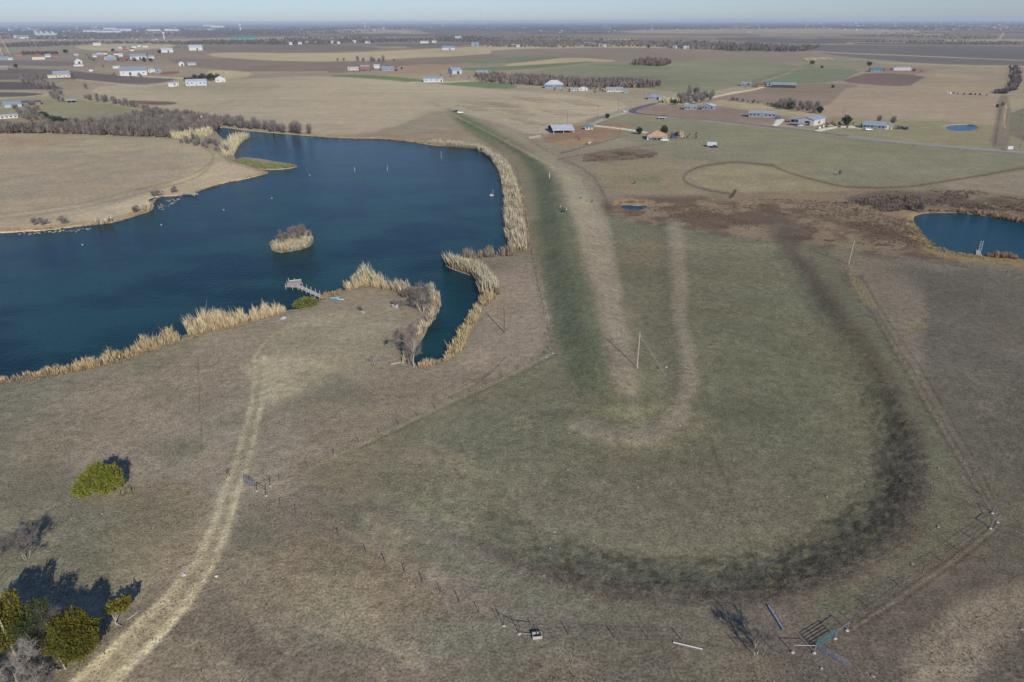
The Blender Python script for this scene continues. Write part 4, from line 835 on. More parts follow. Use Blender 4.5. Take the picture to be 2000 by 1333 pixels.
for i, (a, b, hh, s_, lb) in enumerate([(1475, 1279, 5.8, 41, 'left one of two thin leafless saplings by the pipe gate'), (1491, 1277, 5.0, 42, 'right one of two thin leafless saplings by the pipe gate')]):
    bare_tree(gp(a, b), lb, seed=s_, h=hh, spread=.42, levels=4, r0=.06, trunks=2, bark=bark_pale, forks=(2, 3), fine=2, tww=.012)
for i, (a, b, lb) in enumerate([(68, 441, 'dark leafless bush on the left field shore near the frame edge'), (83, 440, 'second dark bush on the left field shore'), (124, 438, 'third small bush on the left field shore'), (266, 416, 'dark twiggy bush behind the reeds of the field corner'), (302, 385, 'low dark bush on the shore left of the small far dock'), (312, 384, 'low dark bush nearest the small far dock'), (344, 377, 'thin bush just above the small far dock')]):
    bare_tree(gp(a, b), lb, seed=50 + i, h=4.0, spread=.75, levels=4, r0=.08, trunks=3, bark=bark_dark)

# --- woods: each tree its own object, sharing a few meshes
def fan_proto(seed, h, r, n, tw, bk, name):
    q = np.random.default_rng(seed); rd = random.Random(seed); st = MB()
    for k in range(rd.randint(1, 3)):
        a = rd.uniform(0, 6.28); st.tube((0, 0, -.3), (math.cos(a) * r * .25, math.sin(a) * r * .25, h * .5), .16, .07, 4, False)
        for j in range(4):
            b = a + rd.uniform(-1, 1); st.tube((math.cos(a) * r * .12, math.sin(a) * r * .12, h * .28), (math.cos(b) * r * .7, math.sin(b) * r * .7, h * rd.uniform(.6, .9)), .07, .02, 3, False)
    rt = empty(name, (0, 0, 0)); st.build('trunk', bk, rt); link('crown', cloud_mesh('crown', fan_points(n, r, h, h * .15, q, 1.3), tw), rt); return rt
protos = [fan_proto(100 + i, 7.5 + (i % 3), 3.5 + .5 * (i % 2), 300, twig_grey, bark_pale if i % 2 else bark_dark, 'bare_tree') for i in range(5)]
ever_protos = []
for i in range(3):
    q = np.random.default_rng(140 + i); rt = empty('evergreen_tree', (0, 0, 0)); rd = random.Random(i)
    lo = [(rd.uniform(-1.2, 1.2), rd.uniform(-1.2, 1.2), rd.uniform(1.8, 4.2), rd.uniform(1.1, 2), rd.uniform(1.1, 2), rd.uniform(1.1, 1.9)) for _ in range(6)]
    st = MB(); st.tube((0, 0, -.3), (0, 0, 3), .2, .1, 5); st.build('trunk', bark_dark, rt); cc_, _ = leaf_cloud(900, lo, .55, q); link('crown', cloud_mesh('crown', cc_, ever_dark), rt); ever_protos.append(rt)
def poly_points(poly, n, seed, mind=0):
    r = random.Random(seed); P = W(poly); xs_ = [p[0] for p in P]; ys_ = [p[1] for p in P]; out = []; tries = 0
    while len(out) < n and tries < n * 60:
        tries += 1; x = r.uniform(min(xs_), max(xs_)); y = r.uniform(min(ys_), max(ys_))
        if not bool(inside(np.array([x]), np.array([y]), P)[0]): continue
        if mind and any((x - a) ** 2 + (y - b) ** 2 < mind ** 2 for a, b in out): continue
        out.append((x, y))
    return out
def place(pr, pts, label, group, h=1.0, seed=0, cat='tree', var=.25, nm=None):
    r = random.Random(seed)
    for x, y in pts:
        X, Y, Z = gps(np.array([x]), np.array([y])); s = h * r.uniform(1 - var, 1 + var)
        o = dup(r.choice(pr), (float(X[0]), float(Y[0]), float(Z[0])), r.uniform(0, 6.28), (s * r.uniform(.85, 1.15), s * r.uniform(.85, 1.15), s), label, group); o['category'] = cat
        if nm: o.name = nm
place(protos, poly_points([(-60, 262), (-60, 255), (60, 254), (150, 251), (220, 244), (262, 232), (300, 226), (350, 228), (400, 234), (435, 240), (424, 256), (395, 262), (345, 270), (230, 266), (100, 261)], 100, 1, 5), 'bare grey tree in the wood between the left field and the meadow', 'trees of the wood behind the left field', 1.0, 1)
place(protos, [p[:2] for p in zip(*along([(436, 243), (470, 250), (520, 255), (560, 260), (606, 264)], 36, 8, 2)[:2])], 'bare tree in the row along the north shore of the lake', 'trees along the north shore', 1.0, 2)
place(protos, [p[:2] for p in zip(*along([(168, 194), (200, 199), (230, 204), (262, 210), (290, 216)], 30, 8, 3)[:2])], 'bare tree in the row running behind the meadow to the wood', 'trees in the row behind the meadow', .78, 3)
place(protos, poly_points([(30, 226), (50, 218), (70, 222), (88, 236), (60, 238), (36, 236)], 16, 4, 5), 'bare tree beside the blue roofed sheds at the left edge', 'trees by the blue roofed sheds', .85, 4)
place(protos, poly_points([(350, 282), (380, 272), (440, 285), (445, 300), (425, 300), (400, 288)], 22, 5, 4), 'low grey bush between the left field and the cane', 'bushes beside the far cane', .55, 5, 'bush', nm='bare_bush')
place(ever_protos, [plane(a, b) for a, b in ((84, 231), (92, 232), (102, 235), (110, 240), (118, 242), (128, 242), (140, 246), (150, 248), (108, 243))], 'dark evergreen in the clump left of the bare wood', 'evergreens left of the wood', 1.0, 6)
place(protos, poly_points([(40, 163), (52, 152), (80, 157), (100, 168), (118, 172), (110, 180), (84, 176), (55, 168)], 26, 7, 8), 'bare tree in the thicket along the creek between dark fields', 'trees along the far left creek', 1.1, 7)
place(protos, poly_points([(92, 196), (110, 182), (130, 190), (128, 200), (100, 200)], 9, 8, 7), 'bare tree by the tan shed in the left distance', 'trees by the tan shed', 1.0, 8)
place(protos, poly_points([(1322, 196), (1340, 184), (1400, 188), (1392, 196), (1370, 204), (1340, 205)], 34, 9, 7), 'bare tree in the thicket behind the blue houses', 'trees behind the blue houses', 1.0, 9)
place(protos, [p[:2] for p in zip(*along([(1418, 195), (1450, 200), (1500, 206), (1530, 211)], 26, 6, 10)[:2])], 'low bare shrub in the hedge right of the chalk lane', 'shrubs of the hedge by the lane', .45, 10, 'bush', nm='bare_bush')
place(protos, poly_points([(1512, 212), (1530, 204), (1580, 208), (1610, 216), (1600, 223), (1550, 218)], 30, 11, 6), 'bare tree in the copse behind the white metal shop', 'trees of the copse behind the shop', .85, 11)
place(ever_protos, [plane(a, b) for a, b in ((1534, 212), (1544, 214), (1600, 222))], 'dark evergreen standing among the bare copse trees', 'evergreens in the copse', 1.1, 12)
for a, b, s_, lb in [(1652, 246, 1.5, 'large dark evergreen beside the chalk yard'), (1248, 263, 1.0, 'dark evergreen at the end of the chalk drive'), (1296, 262, 1.2, 'spreading dark evergreen behind the tan roofed house'), (1322, 268, .7, 'small olive tree in front of the low tan garage'), (1586, 127, 1.5, 'lone evergreen in the green field corner'), (1605, 134, .9, 'small evergreen right of the lone field evergreen'), (1697, 130, 1.6, 'dark evergreen above the brown plot'), (1626, 172, .7, 'small round evergreen in the bare brown field'), (1186, 232, .8, 'small evergreen on the chalk drive'), (1318, 205, 1.0, 'round evergreen in front of the pale cane row'),
                        (129, 105, 2.2, 'dark evergreen with a broad crown in the far left'), (112, 107, 1.5, 'smaller evergreen left of the broad far one'), (32, 133, 1.4, 'round evergreen by the far left sheds'), (110, 145, 1.2, 'evergreen left of the grey roofed farmhouse'), (131, 145, 1.2, 'evergreen right of the grey roofed farmhouse'), (262, 120, 1.6, 'left of three evergreens before the long white building'), (282, 121, 1.9, 'middle of three evergreens before the long white building'), (295, 121, 1.5, 'right of three evergreens before the long white building'), (312, 105, 1.8, 'evergreen left of the far white hangar'), (221, 101, 1.6, 'dark evergreen among far cottages'), (1266, 95, 2.0, 'far dark evergreen at the wood edge')]:
    X = gp(a, b); dup(ever_protos[hash(lb) % 3 if False else (a + b) % 3], X, a * .7, s_, lb)['category'] = 'tree'
for k_, (a, b, s_) in enumerate([(364, 162, 1.4), (372, 160, 1.3), (381, 156, 1.4), (392, 158, 1.5), (402, 158, 1.6), (410, 158, 1.6), (418, 157, 1.5), (426, 154, 1.4), (396, 154, 1.4), (412, 153, 1.4)]):
    dup(ever_protos[k_ % 3], gp(a, b), k_, s_, 'dark evergreen of the grove behind the long grey metal building', 'evergreens behind the metal building')['category'] = 'tree'
for i, (a, b, s_, lb) in enumerate([(1716, 240, .9, 'bare tree behind the blue roofed farmhouse'), (1743, 244, .9, 'bare tree between the farmhouse and the parked trailer'), (142, 153, 1.2, 'spreading bare tree right of the far farmhouse'), (168, 174, 1.1, 'lone round bare tree in the dark field'), (1165, 175, .9, 'bare tree between the two white roofed houses'), (202, 133, .9, 'small bare tree in the far field')]):
    dup(protos[i % 5], gp(a, b), i, s_, lb)['category'] = 'tree'
for i, (a, b, s_) in enumerate([(660, 120, 1), (672, 120, 1), (699, 122, 1.5), (710, 122, 1.4), (726, 123, 1.7), (731, 123, 1.5), (741, 124, 1.4), (749, 123, 1.7), (770, 121, .9)]):
    dup(protos[i % 5], gp(a, b), i, s_, '%s tree from the left in the loose row above the red roofed farmstead' % ORD[i], 'trees above the farmstead')['category'] = 'tree'
for p_ in protos + ever_protos:                     # the source trees stand in the wood as well
    pass
for i, p_ in enumerate(protos): p_.location = gp(250 + 22 * i, 262); tag(p_, 'bare grey tree in the wood between the left field and the meadow', 'tree', 'trees of the wood behind the left field')
for i, p_ in enumerate(ever_protos): p_.location = gp(122 + 9 * i, 247 - i); tag(p_, 'dark evergreen in the clump left of the bare wood', 'tree', 'evergreens left of the wood')

rc_ = random.Random(77)
for (a, b, rx_, ry, n_, sc_, pr_, lb, gr) in [(230, 114, 60, 7, 16, 1.2, ever_protos + protos[:2], 'small dark tree among the far left hamlet', 'trees of the far left hamlet'), (262, 150, 40, 5, 8, .9, protos, 'bare yard tree round the large white barn', 'yard trees of the large white barn'), (740, 136, 45, 5, 14, .7, protos + ever_protos[:1], 'yard bush at the red roofed farmstead', 'yard bushes of the farmstead'),
                                   (900, 150, 60, 7, 12, .6, protos, 'low bush between the two grey barns', 'bushes between the grey barns'), (1150, 177, 70, 5, 16, .7, protos + ever_protos[:1], 'yard bush along the white roofed houses', 'yard bushes of the white roofed houses'), (1500, 170, 50, 3, 9, .7, protos + ever_protos[:1], 'bush beside the chalk lane farm', 'bushes of the chalk lane farm'),
                                   (1640, 248, 45, 4, 12, .45, protos, 'low bush in the equipment yard', 'bushes of the equipment yard'), (1725, 250, 45, 4, 9, .5, protos, 'yard bush by the blue roofed farmhouse', 'yard bushes of the farmhouse'), (1320, 268, 40, 5, 8, .4, protos + ever_protos[:1], 'yard bush round the tan roofed house', 'yard bushes of the tan roofed house'), (1740, 138, 50, 3, 8, .8, protos, 'bush around the row above the brown plot', 'bushes above the brown plot'), (60, 210, 40, 9, 10, .8, protos, 'bare bush between the blue roofed sheds', 'bushes by the edge sheds')]:
    for i_ in range(n_):
        o_ = dup(rc_.choice(pr_), gp(a + rc_.uniform(-rx_, rx_), b + rc_.uniform(-ry, ry)), rc_.uniform(0, 6), sc_ * rc_.uniform(.5, 1.1), lb, gr); o_.name = 'yard_bush'; o_['category'] = 'bush'
# --- far woods that read as one mass
def wood(label, poly, n, h, col=(96, 86, 80), seed=0, per=10, r=.55, name='far_wood', clump=0):
    q = np.random.default_rng(seed); P = W(poly); xs_ = [p[0] for p in P]; ys_ = [p[1] for p in P]
    # even cover in the picture: sample photo pixels
    px_ = q.uniform(min(p[0] for p in poly), max(p[0] for p in poly), n * 4); py_ = q.uniform(min(p[1] for p in poly), max(p[1] for p in poly), n * 4)
    m = inside(px_, py_, poly)
    if clump: tx_, ty_ = plane(px_, py_); m &= fbm(tx_, ty_, clump, 3, seed) + q.uniform(-.08, .08, len(px_)) > .5
    px_, py_ = px_[m][:n], py_[m][:n]; x, y = plane(px_, py_); X, Y, Z = gps(x, y); n = len(X)
    s = h * q.uniform(.6, 1.15, n); co = np.zeros((n, per, 3, 3)); 
    for k in range(per):
        t = q.uniform(0, 6.28, n); rr_ = s * r * q.uniform(.1, 1, n); zt = s * q.uniform(.35, 1, n); tx = X + rr_ * np.cos(t); ty = Y + rr_ * np.sin(t)
        a = q.uniform(0, 3.14, n); w = s * .13; f = .35
        co[:, k, 0] = np.stack([X + (tx - X) * f - np.cos(a) * w, Y + (ty - Y) * f - np.sin(a) * w, Z + zt * .15], 1)
        co[:, k, 1] = np.stack([X + (tx - X) * f + np.cos(a) * w, Y + (ty - Y) * f + np.sin(a) * w, Z + zt * .25], 1); co[:, k, 2] = np.stack([tx, ty, Z + zt], 1)
    c = np.repeat(np.array([lin(col)]) * q.uniform(.7, 1.3, n)[:, None], per * 3, 0)
    return tag(link(name, cloud_mesh(name, co.reshape(-1, 3, 3), M_fan, c)), label, None, None, 'stuff')
G, D = (108, 98, 90), (88, 82, 78)
wood('long bare thicket behind the white roofed houses', [(928, 150), (960, 147), (1050, 152), (1140, 158), (1250, 162), (1290, 166), (1280, 172), (1170, 172), (1050, 168), (940, 162)], 900, 8, G, 1)
wood('understorey of the bare wood behind the left field', [(-60, 262), (-60, 252), (60, 250), (150, 247), (220, 240), (262, 228), (300, 222), (350, 224), (400, 231), (435, 238), (424, 256), (395, 262), (345, 270), (230, 266), (100, 261)], 1500, 6.5, (104, 94, 86), 30, 14, .5, 'undergrowth')
wood('thin bare hedge trees right of the thicket', [(1170, 158), (1290, 162), (1290, 170), (1180, 168)], 160, 7, G, 2)
wood('oval bare copse in the green field', [(1234, 124), (1260, 120), (1300, 122), (1311, 127), (1290, 130), (1240, 128)], 260, 11, (104, 88, 80), 3)
wood('wide band of far woods behind the brown fields', [(930, 82), (980, 74), (1100, 72), (1200, 80), (1400, 84), (1560, 92), (1600, 94), (1580, 100), (1420, 100), (1250, 92), (1050, 94), (940, 92)], 1700, 13, G, 4, 8)
wood('dark edge of the far woods right of centre', [(1380, 92), (1480, 95), (1590, 94), (1570, 102), (1420, 101)], 300, 14, D, 5, 8)
wood('far woods left of centre', [(480, 82), (560, 76), (700, 74), (820, 78), (900, 72), (980, 76), (960, 84), (820, 82), (700, 86), (600, 87), (490, 88)], 1100, 13, D, 6, 8)
wood('far creek woods in the left distance', [(0, 90), (60, 84), (200, 83), (360, 84), (420, 80), (490, 80), (500, 88), (380, 88), (220, 86), (80, 92), (0, 94)], 900, 12, D, 7, 8)
wood('thin strip of trees beyond the left farms', [(40, 105), (110, 104), (112, 108), (44, 108)], 70, 10, D, 8)
wood('evergreen strip beyond the left farms', [(44, 106), (110, 105), (110, 107), (46, 108)], 60, 9, (58, 64, 50), 9)
wood('woods round the far left town', [(-100, 52), (300, 51), (620, 50), (620, 62), (600, 72), (420, 70), (200, 76), (0, 78), (-100, 80)], 3200, 14, (84, 80, 80), 10, 6)
wood('dark tree belt under the horizon left of centre', [(430, 58), (560, 49), (760, 48), (1000, 47), (1000, 54), (760, 60), (700, 66), (560, 68), (440, 66)], 1800, 16, (78, 78, 80), 11, 6)
wood('tree belts under the horizon right of centre', [(1000, 47), (1300, 45), (1700, 43), (2100, 42), (2100, 60), (1600, 58), (1200, 60), (1000, 64)], 2400, 18, (80, 82, 86), 12, 5)
wood('hedgerow trees across the far right plain', [(1680, 82), (1800, 80), (2050, 84), (2050, 88), (1850, 88), (1690, 84)], 300, 9, G, 13, 8)
wood('scattered hedges on the far right plain', [(1650, 66), (1850, 64), (1960, 74), (1900, 78), (1700, 74)], 260, 10, G, 14, 7)
wood('brush along the fence at the far right', [(1970, 133), (1990, 130), (1995, 160), (1985, 178), (1965, 184), (1972, 155)], 130, 6, D, 15)
wood('brush patch beside the right hand lane', [(1942, 180), (1970, 178), (1968, 184), (1945, 184)], 60, 5, D, 16)
wood('dry brush by the foot of the dam', [(1128, 308), (1180, 298), (1245, 297), (1285, 300), (1280, 308), (1240, 312), (1180, 314), (1140, 318)], 420, 1.1, (112, 98, 84), 17, 10, 1.0, 'brush', 9)
wood('grey brush behind the right hand pond', [(1640, 400), (1700, 385), (1780, 380), (1800, 405), (1740, 415), (1660, 412)], 480, 1.5, (112, 100, 90), 18, 9, 1.0, 'brush', 11)
wood('brown brush patches right of the dam', [(1200, 412), (1350, 396), (1450, 384), (1700, 400), (1800, 440), (1830, 486), (1700, 480), (1560, 468), (1400, 444), (1260, 430)], 2600, .7, (112, 96, 80), 19, 7, 1.2, 'brush', 12)
wood('sparse brush in the meadow beyond the stream', [(1720, 376), (1900, 372), (2000, 390), (2000, 415), (1850, 405), (1730, 395)], 500, 1.1, (112, 98, 82), 20, 8, .9, 'brush', 14)
for i, (a, b, s_, lb) in enumerate([(1790, 414, .75, 'bent pale leafless tree at the left end of the right pond'), (1798, 416, .6, 'second bent leafless tree leaning over the right pond'), (1768, 398, .6, 'rounded grey shrub above the right pond'), (1640, 343, .35, 'small leafless tree casting a shadow in the green pasture'), (1240, 360, .25, 'tiny dark shrub in the pasture below the dam')]):
    dup(protos[(i * 2) % 4], gp(a, b), i * 1.3, s_, lb)['category'] = 'tree'
# --- grass tussocks on the near ground
def tufts(name, label, poly, n, h, w, cols, seed, per=3):
    q = np.random.default_rng(seed); P = W(poly); xs_ = [p[0] for p in P]; ys_ = [p[1] for p in P]
    x = q.uniform(min(xs_), max(xs_), n * 3); y = q.uniform(min(ys_), max(ys_), n * 3); m = inside(x, y, P) & (fbm(x, y, 7, 3, seed) + q.uniform(-.12, .12, n * 3) > .46)
    x, y = x[m][:n], y[m][:n]; X, Y, Z = gps(x, y); n = len(x); co = np.zeros((n, per, 3, 3)); c = np.zeros((n, per, 3, 3)); hh = h * q.uniform(.5, 1.3, n)
    cs = np.array([lin(v) for v in cols])[q.integers(0, len(cols), n)]
    for k in range(per):
        a = q.uniform(0, 6.28, n); dx, dy = np.cos(a), np.sin(a); ww = w * q.uniform(.6, 1.2, n)
        co[:, k, 0] = np.stack([X - dy * ww, Y + dx * ww, Z - .03], 1); co[:, k, 1] = np.stack([X + dy * ww, Y - dx * ww, Z - .03], 1)
        co[:, k, 2] = np.stack([X + dx * hh * .6, Y + dy * hh * .6, Z + hh], 1); c[:, k] = (cs * q.uniform(.75, 1.2, n)[:, None])[:, None, :]
    return tag(link(name, cloud_mesh(name, co.reshape(-1, 3, 3), M_tuft, c.reshape(-1, 3))), label, None, None, 'stuff')
tufts('grass_tufts', 'dry grass tufts over the near bank', [(-100, 800), (300, 720), (560, 640), (780, 620), (800, 730), (1000, 740), (700, 880), (500, 960), (760, 1110), (980, 1240), (1500, 1300), (2050, 1150), (2050, 1360), (-100, 1360)], 26000, .16, .07, [(168, 152, 118), (140, 124, 98), (112, 98, 80), (96, 92, 70)], 1)
tufts('grass_tufts', 'greenish tufts in the basin', [(1100, 430), (1550, 490), (1760, 800), (1760, 980), (1500, 1110), (1100, 1080), (700, 950), (1080, 700)], 12000, .12, .06, [(150, 144, 110), (104, 108, 74), (118, 110, 84)], 2)
tufts('grass_tufts', 'coarse brown tufts on the curved basin slope', [(1700, 700), (1800, 850), (1830, 960), (1780, 1060), (1650, 1130), (1480, 1185), (1250, 1190), (1060, 1140), (930, 1070), (1050, 1080), (1250, 1130), (1480, 1120), (1620, 1080), (1720, 980), (1740, 850)], 15000, .13, .09, [(132, 120, 100), (110, 98, 82), (110, 108, 84), (98, 88, 74)], 3)
tufts('grass_tufts', 'tufts on the right hand pasture', [(1700, 560), (2050, 560), (2050, 1150), (1950, 1000), (1800, 750)], 9000, .13, .06, [(140, 128, 104), (112, 100, 84)], 4)
# ------------------------------------------------------------------ buildings
def paintm(name, c, rough=.6, var=.05): return mat(name, c, rough, var, .6)
WHITE = paintm('white_siding', (.47, .47, .455)); GREYB = paintm('blue_grey_siding', (.19, .235, .28)); GREYM = mat('grey_metal_sheet', (.42, .46, .50), .4, .08, .4, .3)
ROOFW = mat('white_metal_roof', (.46, .48, .50), .5, .12, .3); ROOFB = mat('pale_blue_metal_roof', (.33, .37, .39), .4, .08, .3, .2); ROOFG = mat('grey_shingle_roof', (.30, .31, .32), .8, .12, .8)
ROOFT = mat('tan_tile_roof', (.44, .28, .17), .8, .12, .6); TEAL = mat('teal_metal_roof', (.10, .22, .22), .45, .08, .3); BROWN = mat('brown_boards', (.22, .15, .11), .85, .15, .8); CREAM = paintm('cream_siding', (.46, .43, .36))
DARK = mat('dark_glass', (.03, .035, .045), .15, .05, 1, 0, .5); SHADE_BLACK = mat('shade_and_black', (.05, .045, .04), .9, .1); REDM = mat('red_painted_metal', (.26, .09, .07), .5, .1); RUSTY = mat('rusty_metal', (.24, .12, .08), .8, .2)  # the near-black paints shade into openings and also colours black things
CONC = mat('pale_concrete', (.36, .34, .31), .9, .08, 2); BRICK = mat('reddish_brick', (.24, .15, .12), .9, .12, 2)
def building(label, px, py, w, h, d, wall, roof, kind='gable', win=3, yaw=0, cat='house', name='house', ridge='x', slope=.32, door=True, porch=False, group=None, lean=False):
    "w and h are the photo size of the front in pixels, d its depth in metres"
    base = gp(px, py); s = ppm(px, py); w = w / s * .93; h = h / s * .8; az = math.atan2(base.x, base.y)
    rt = empty(name, base, -az + math.radians(yaw), label, cat, group); b = MB(); z0 = -.5
    op = kind == 'open'
    if op:
        m_ = MB(); n = max(3, int(w / 5))
        for i in range(n):
            for y in (.2, d - .2):
                m_ = MB(); m_.box((-w / 2 + .2 + (w - .4) * i / (n - 1), y, h / 2 + z0 / 2), (.25, .25, h - z0)); m_.build('post', wall, rt)
        b.box((0, d - .1, h / 2), (w, .12, h)); b.build('wall', SHADE_BLACK, rt)  # back wall coloured near-black for the shade inside
    else:
        b.box((0, d / 2, (h + z0) / 2), (w, d, h - z0))
        if kind == 'gable':
            rh = slope * (d if ridge == 'x' else w) / 2
            if ridge == 'x':
                for sx in (-1, 1): b.quad((sx * w / 2, 0, h), (sx * w / 2, d, h), (sx * w / 2, d / 2, h + rh))
            else:
                for y in (0, d): b.quad((-w / 2, y, h), (w / 2, y, h), (0, y, h + rh))
        b.build('wall', wall, rt)
    o = .5; t = .18; r = MB()
    def slab(*p):
        p = [Vector(q) for q in p]; r.quad(*[q + Vector((0, 0, t)) for q in p]); r.quad(*reversed(p))
        for i in range(len(p)): q, q2 = p[i], p[(i + 1) % len(p)]; r.quad(q, q2, q2 + Vector((0, 0, t)), q + Vector((0, 0, t)))
    e = h + .04
    if kind == 'flat': slab((-w / 2 - o, -o, e), (w / 2 + o, -o, e), (w / 2 + o, d + o, e + .6), (-w / 2 - o, d + o, e + .6))
    elif kind in ('hip',):
        rh = slope * min(w, d) / 2; k = min(w, d) / 2
        A, B_, C_, D_ = (-w / 2 - o, -o, e), (w / 2 + o, -o, e), (w / 2 + o, d + o, e), (-w / 2 - o, d + o, e)
        R1 = (-w / 2 + k, d / 2, e + rh) if w > d else (0, d / 2, e + rh); R2 = (w / 2 - k, d / 2, e + rh) if w > d else (0.01, d / 2, e + rh)
        slab(A, B_, R2, R1); slab(C_, D_, R1, R2); slab(B_, C_, R2); slab(D_, A, R1)
    else:
        rh = slope * (d if (ridge == 'x') else w) / 2
        if ridge == 'x':
            k = (rh + .02); slab((-w / 2 - o, -o, e - o * slope), (w / 2 + o, -o, e - o * slope), (w / 2 + o, d / 2, e + k), (-w / 2 - o, d / 2, e + k)); slab((-w / 2 - o, d / 2, e + k), (w / 2 + o, d / 2, e + k), (w / 2 + o, d + o, e - o * slope), (-w / 2 - o, d + o, e - o * slope))
        else:
            k = (rh + .02); slab((-w / 2 - o, -o, e - o * slope), (0, -o, e + k), (0, d + o, e + k), (-w / 2 - o, d + o, e - o * slope)); slab((0, -o, e + k), (w / 2 + o, -o, e - o * slope), (w / 2 + o, d + o, e - o * slope), (0, d + o, e + k))
    r.build('roof', roof, rt)
    if win and not op:
        n = win + (1 if door else 0); wm_ = None; dr = n // 2 if door else -1
        for i in range(n):
            x = -w / 2 + w * (i + .5) / n; q = MB()
            if i == dr: q.box((x, -.04, min(h * .42, 1.1)), (min(1.1, w / n * .5), .08, min(h * .84, 2.1))); q.build('door', BROWN if wall is not BROWN else SHADE_BLACK, rt)
            else: q.box((x, -.035, h * .58), (min(1.6, w / n * .5), .07, min(1.3, h * .4))); q.build('window', DARK, rt)
    if cat == 'barn' and not op and not win:
        q = MB(); q.box((w * .1, -.05, h * .38), (min(4, w * .3), .1, h * .74)); q.build('door', SHADE_BLACK, rt)  # dark panel painting the shade of an open doorway
    if porch:
        q = MB(); q.box((0, -2.2, h * .86), (w * .6, 2.6, .14)); q.build('porch_roof', roof, rt)
        for k in (-1, 0, 1): q = MB(); q.box((k * w * .28, -3.3, h * .4), (.15, .15, h * .85)); q.build('porch_post', WHITE, rt)
    if lean:
        q = MB(); q.box((-w * .25, -5.2, h * .38), (w * 1.0, 7.5, .15)); q.build('lean_to_roof', ROOFG, rt)
    return rt
B_ = building
# middle distance farms, from the pole barn rightwards
B_('open pole barn with a pale blue metal roof beside the horse paddock', 1101, 261, 42, 7, 22, WHITE, ROOFW, 'open', yaw=12, cat='barn', name='pole_barn', slope=.22)
B_('small pump house with a teal roof at the chalk drive', 1150, 254, 15, 7, 5, CREAM, TEAL, 'gable', 1, cat='shed', name='shed', slope=.4)
B_('long white house with a tan hipped roof and a white porch', 1283, 274, 38, 8, 12, WHITE, ROOFT, 'hip', 5, yaw=4, porch=True, slope=.5)
B_('low cream garage with a tan roof right of the tan roofed house', 1327, 268, 14, 7, 8, CREAM, ROOFT, 'gable', 1, ridge='y', cat='garage', name='garage', slope=.4)
B_('white roofed shelter over a tractor in the green pasture', 1390, 288, 15, 4, 6, WHITE, ROOFW, 'open', cat='shelter', name='shelter', slope=.5)
B_('little white roofed animal shelter beside the dirt road', 1293, 234, 12, 4, 5, WHITE, ROOFW, 'open', cat='shelter', name='shelter', slope=.1)
B_('left of the two small blue houses in the brown field', 1348, 215, 22, 7, 9, GREYB, ROOFB, 'gable', 3, slope=.3)
B_('right of the two small blue houses, with a white gabled roof', 1381, 215, 22, 8, 11, GREYB, ROOFW, 'gable', 3, ridge='y', yaw=-14, slope=.3)
B_('long blue manufactured home with white windows by the dirt road', 1488, 230, 48, 9, 9, GREYB, ROOFG, 'gable', 6, slope=.3)
B_('large white metal shop with a grey roof and open side door', 1573, 245, 30, 12, 20, WHITE, GREYM, 'gable', 0, yaw=-24, ridge='y', cat='barn', name='metal_shop', slope=.25, lean=True)
B_('blue metal carport just left of the white shop', 1552, 240, 15, 7, 7, GREYM, ROOFB, 'open', cat='carport', name='carport', slope=.2)
B_('blue roofed farmhouse with two wings beside the bare trees', 1706, 252, 36, 7, 11, GREYB, ROOFB, 'gable', 5, yaw=-6, slope=.4)
B_('cream end wing of the blue roofed farmhouse', 1733, 253, 15, 7, 9, CREAM, ROOFB, 'gable', 1, ridge='y', slope=.4, name='house_wing')
B_('grey blue roofed house at the bend of the farm road', 1276, 195, 20, 6, 12, GREYB, ROOFB, 'hip', 3, slope=.5)
B_('grey shed right of the house at the road bend', 1293, 196, 12, 5, 8, GREYM, ROOFG, 'gable', 0, cat='shed', name='shed')
B_('two storey farmhouse under a large white hipped roof', 1082, 173, 36, 8, 15, GREYB, ROOFW, 'hip', 6, slope=.62)
B_('low tan shed right of the large white roofed farmhouse', 1121, 178, 13, 4, 8, CREAM, GREYM, 'gable', 1, cat='shed', name='shed')
B_('small barn with a pale gable between shed and long white house', 1139, 178, 18, 6, 9, WHITE, ROOFG, 'gable', 1, ridge='y', cat='barn', name='barn')
B_('long white house with a dark roof left of the road bend', 1200, 180, 31, 6, 10, WHITE, ROOFG, 'gable', 6, slope=.35)
B_('small blue shed right of the long white house', 1222, 182, 9, 5, 6, GREYB, ROOFB, 'gable', 0, cat='shed', name='shed')
B_('small blue house at the end of the long chalk lane', 1457, 169, 17, 5, 10, GREYB, ROOFB, 'gable', 2)
B_('rust red shed between the lane houses', 1484, 170, 16, 5, 9, RUSTY, RUSTY, 'flat', 0, cat='shed', name='shed')
B_('teal roofed shed behind the rust red shed', 1500, 168, 9, 6, 8, GREYM, TEAL, 'gable', 0, cat='shed', name='shed')
B_('long dark livestock shed with a grey green roof', 1530, 172, 42, 6, 14, SHADE_BLACK, mat('grey_green_roof', (.24, .30, .28), .6, .1, .3), 'gable', 0, cat='barn', name='livestock_shed')
B_('teal roofed house above the brown plot', 1712, 141, 19, 5, 16, GREYB, TEAL, 'gable', 2)
for i in range(4): B_('%s unit from the left in the white gabled row above the brown plot' % ORD[i], 1750 + 8 * i, 138, 8, 5, 14, WHITE, ROOFW, 'gable', 0, ridge='y', cat='greenhouse', name='greenhouse', group='white gabled row above the brown plot')
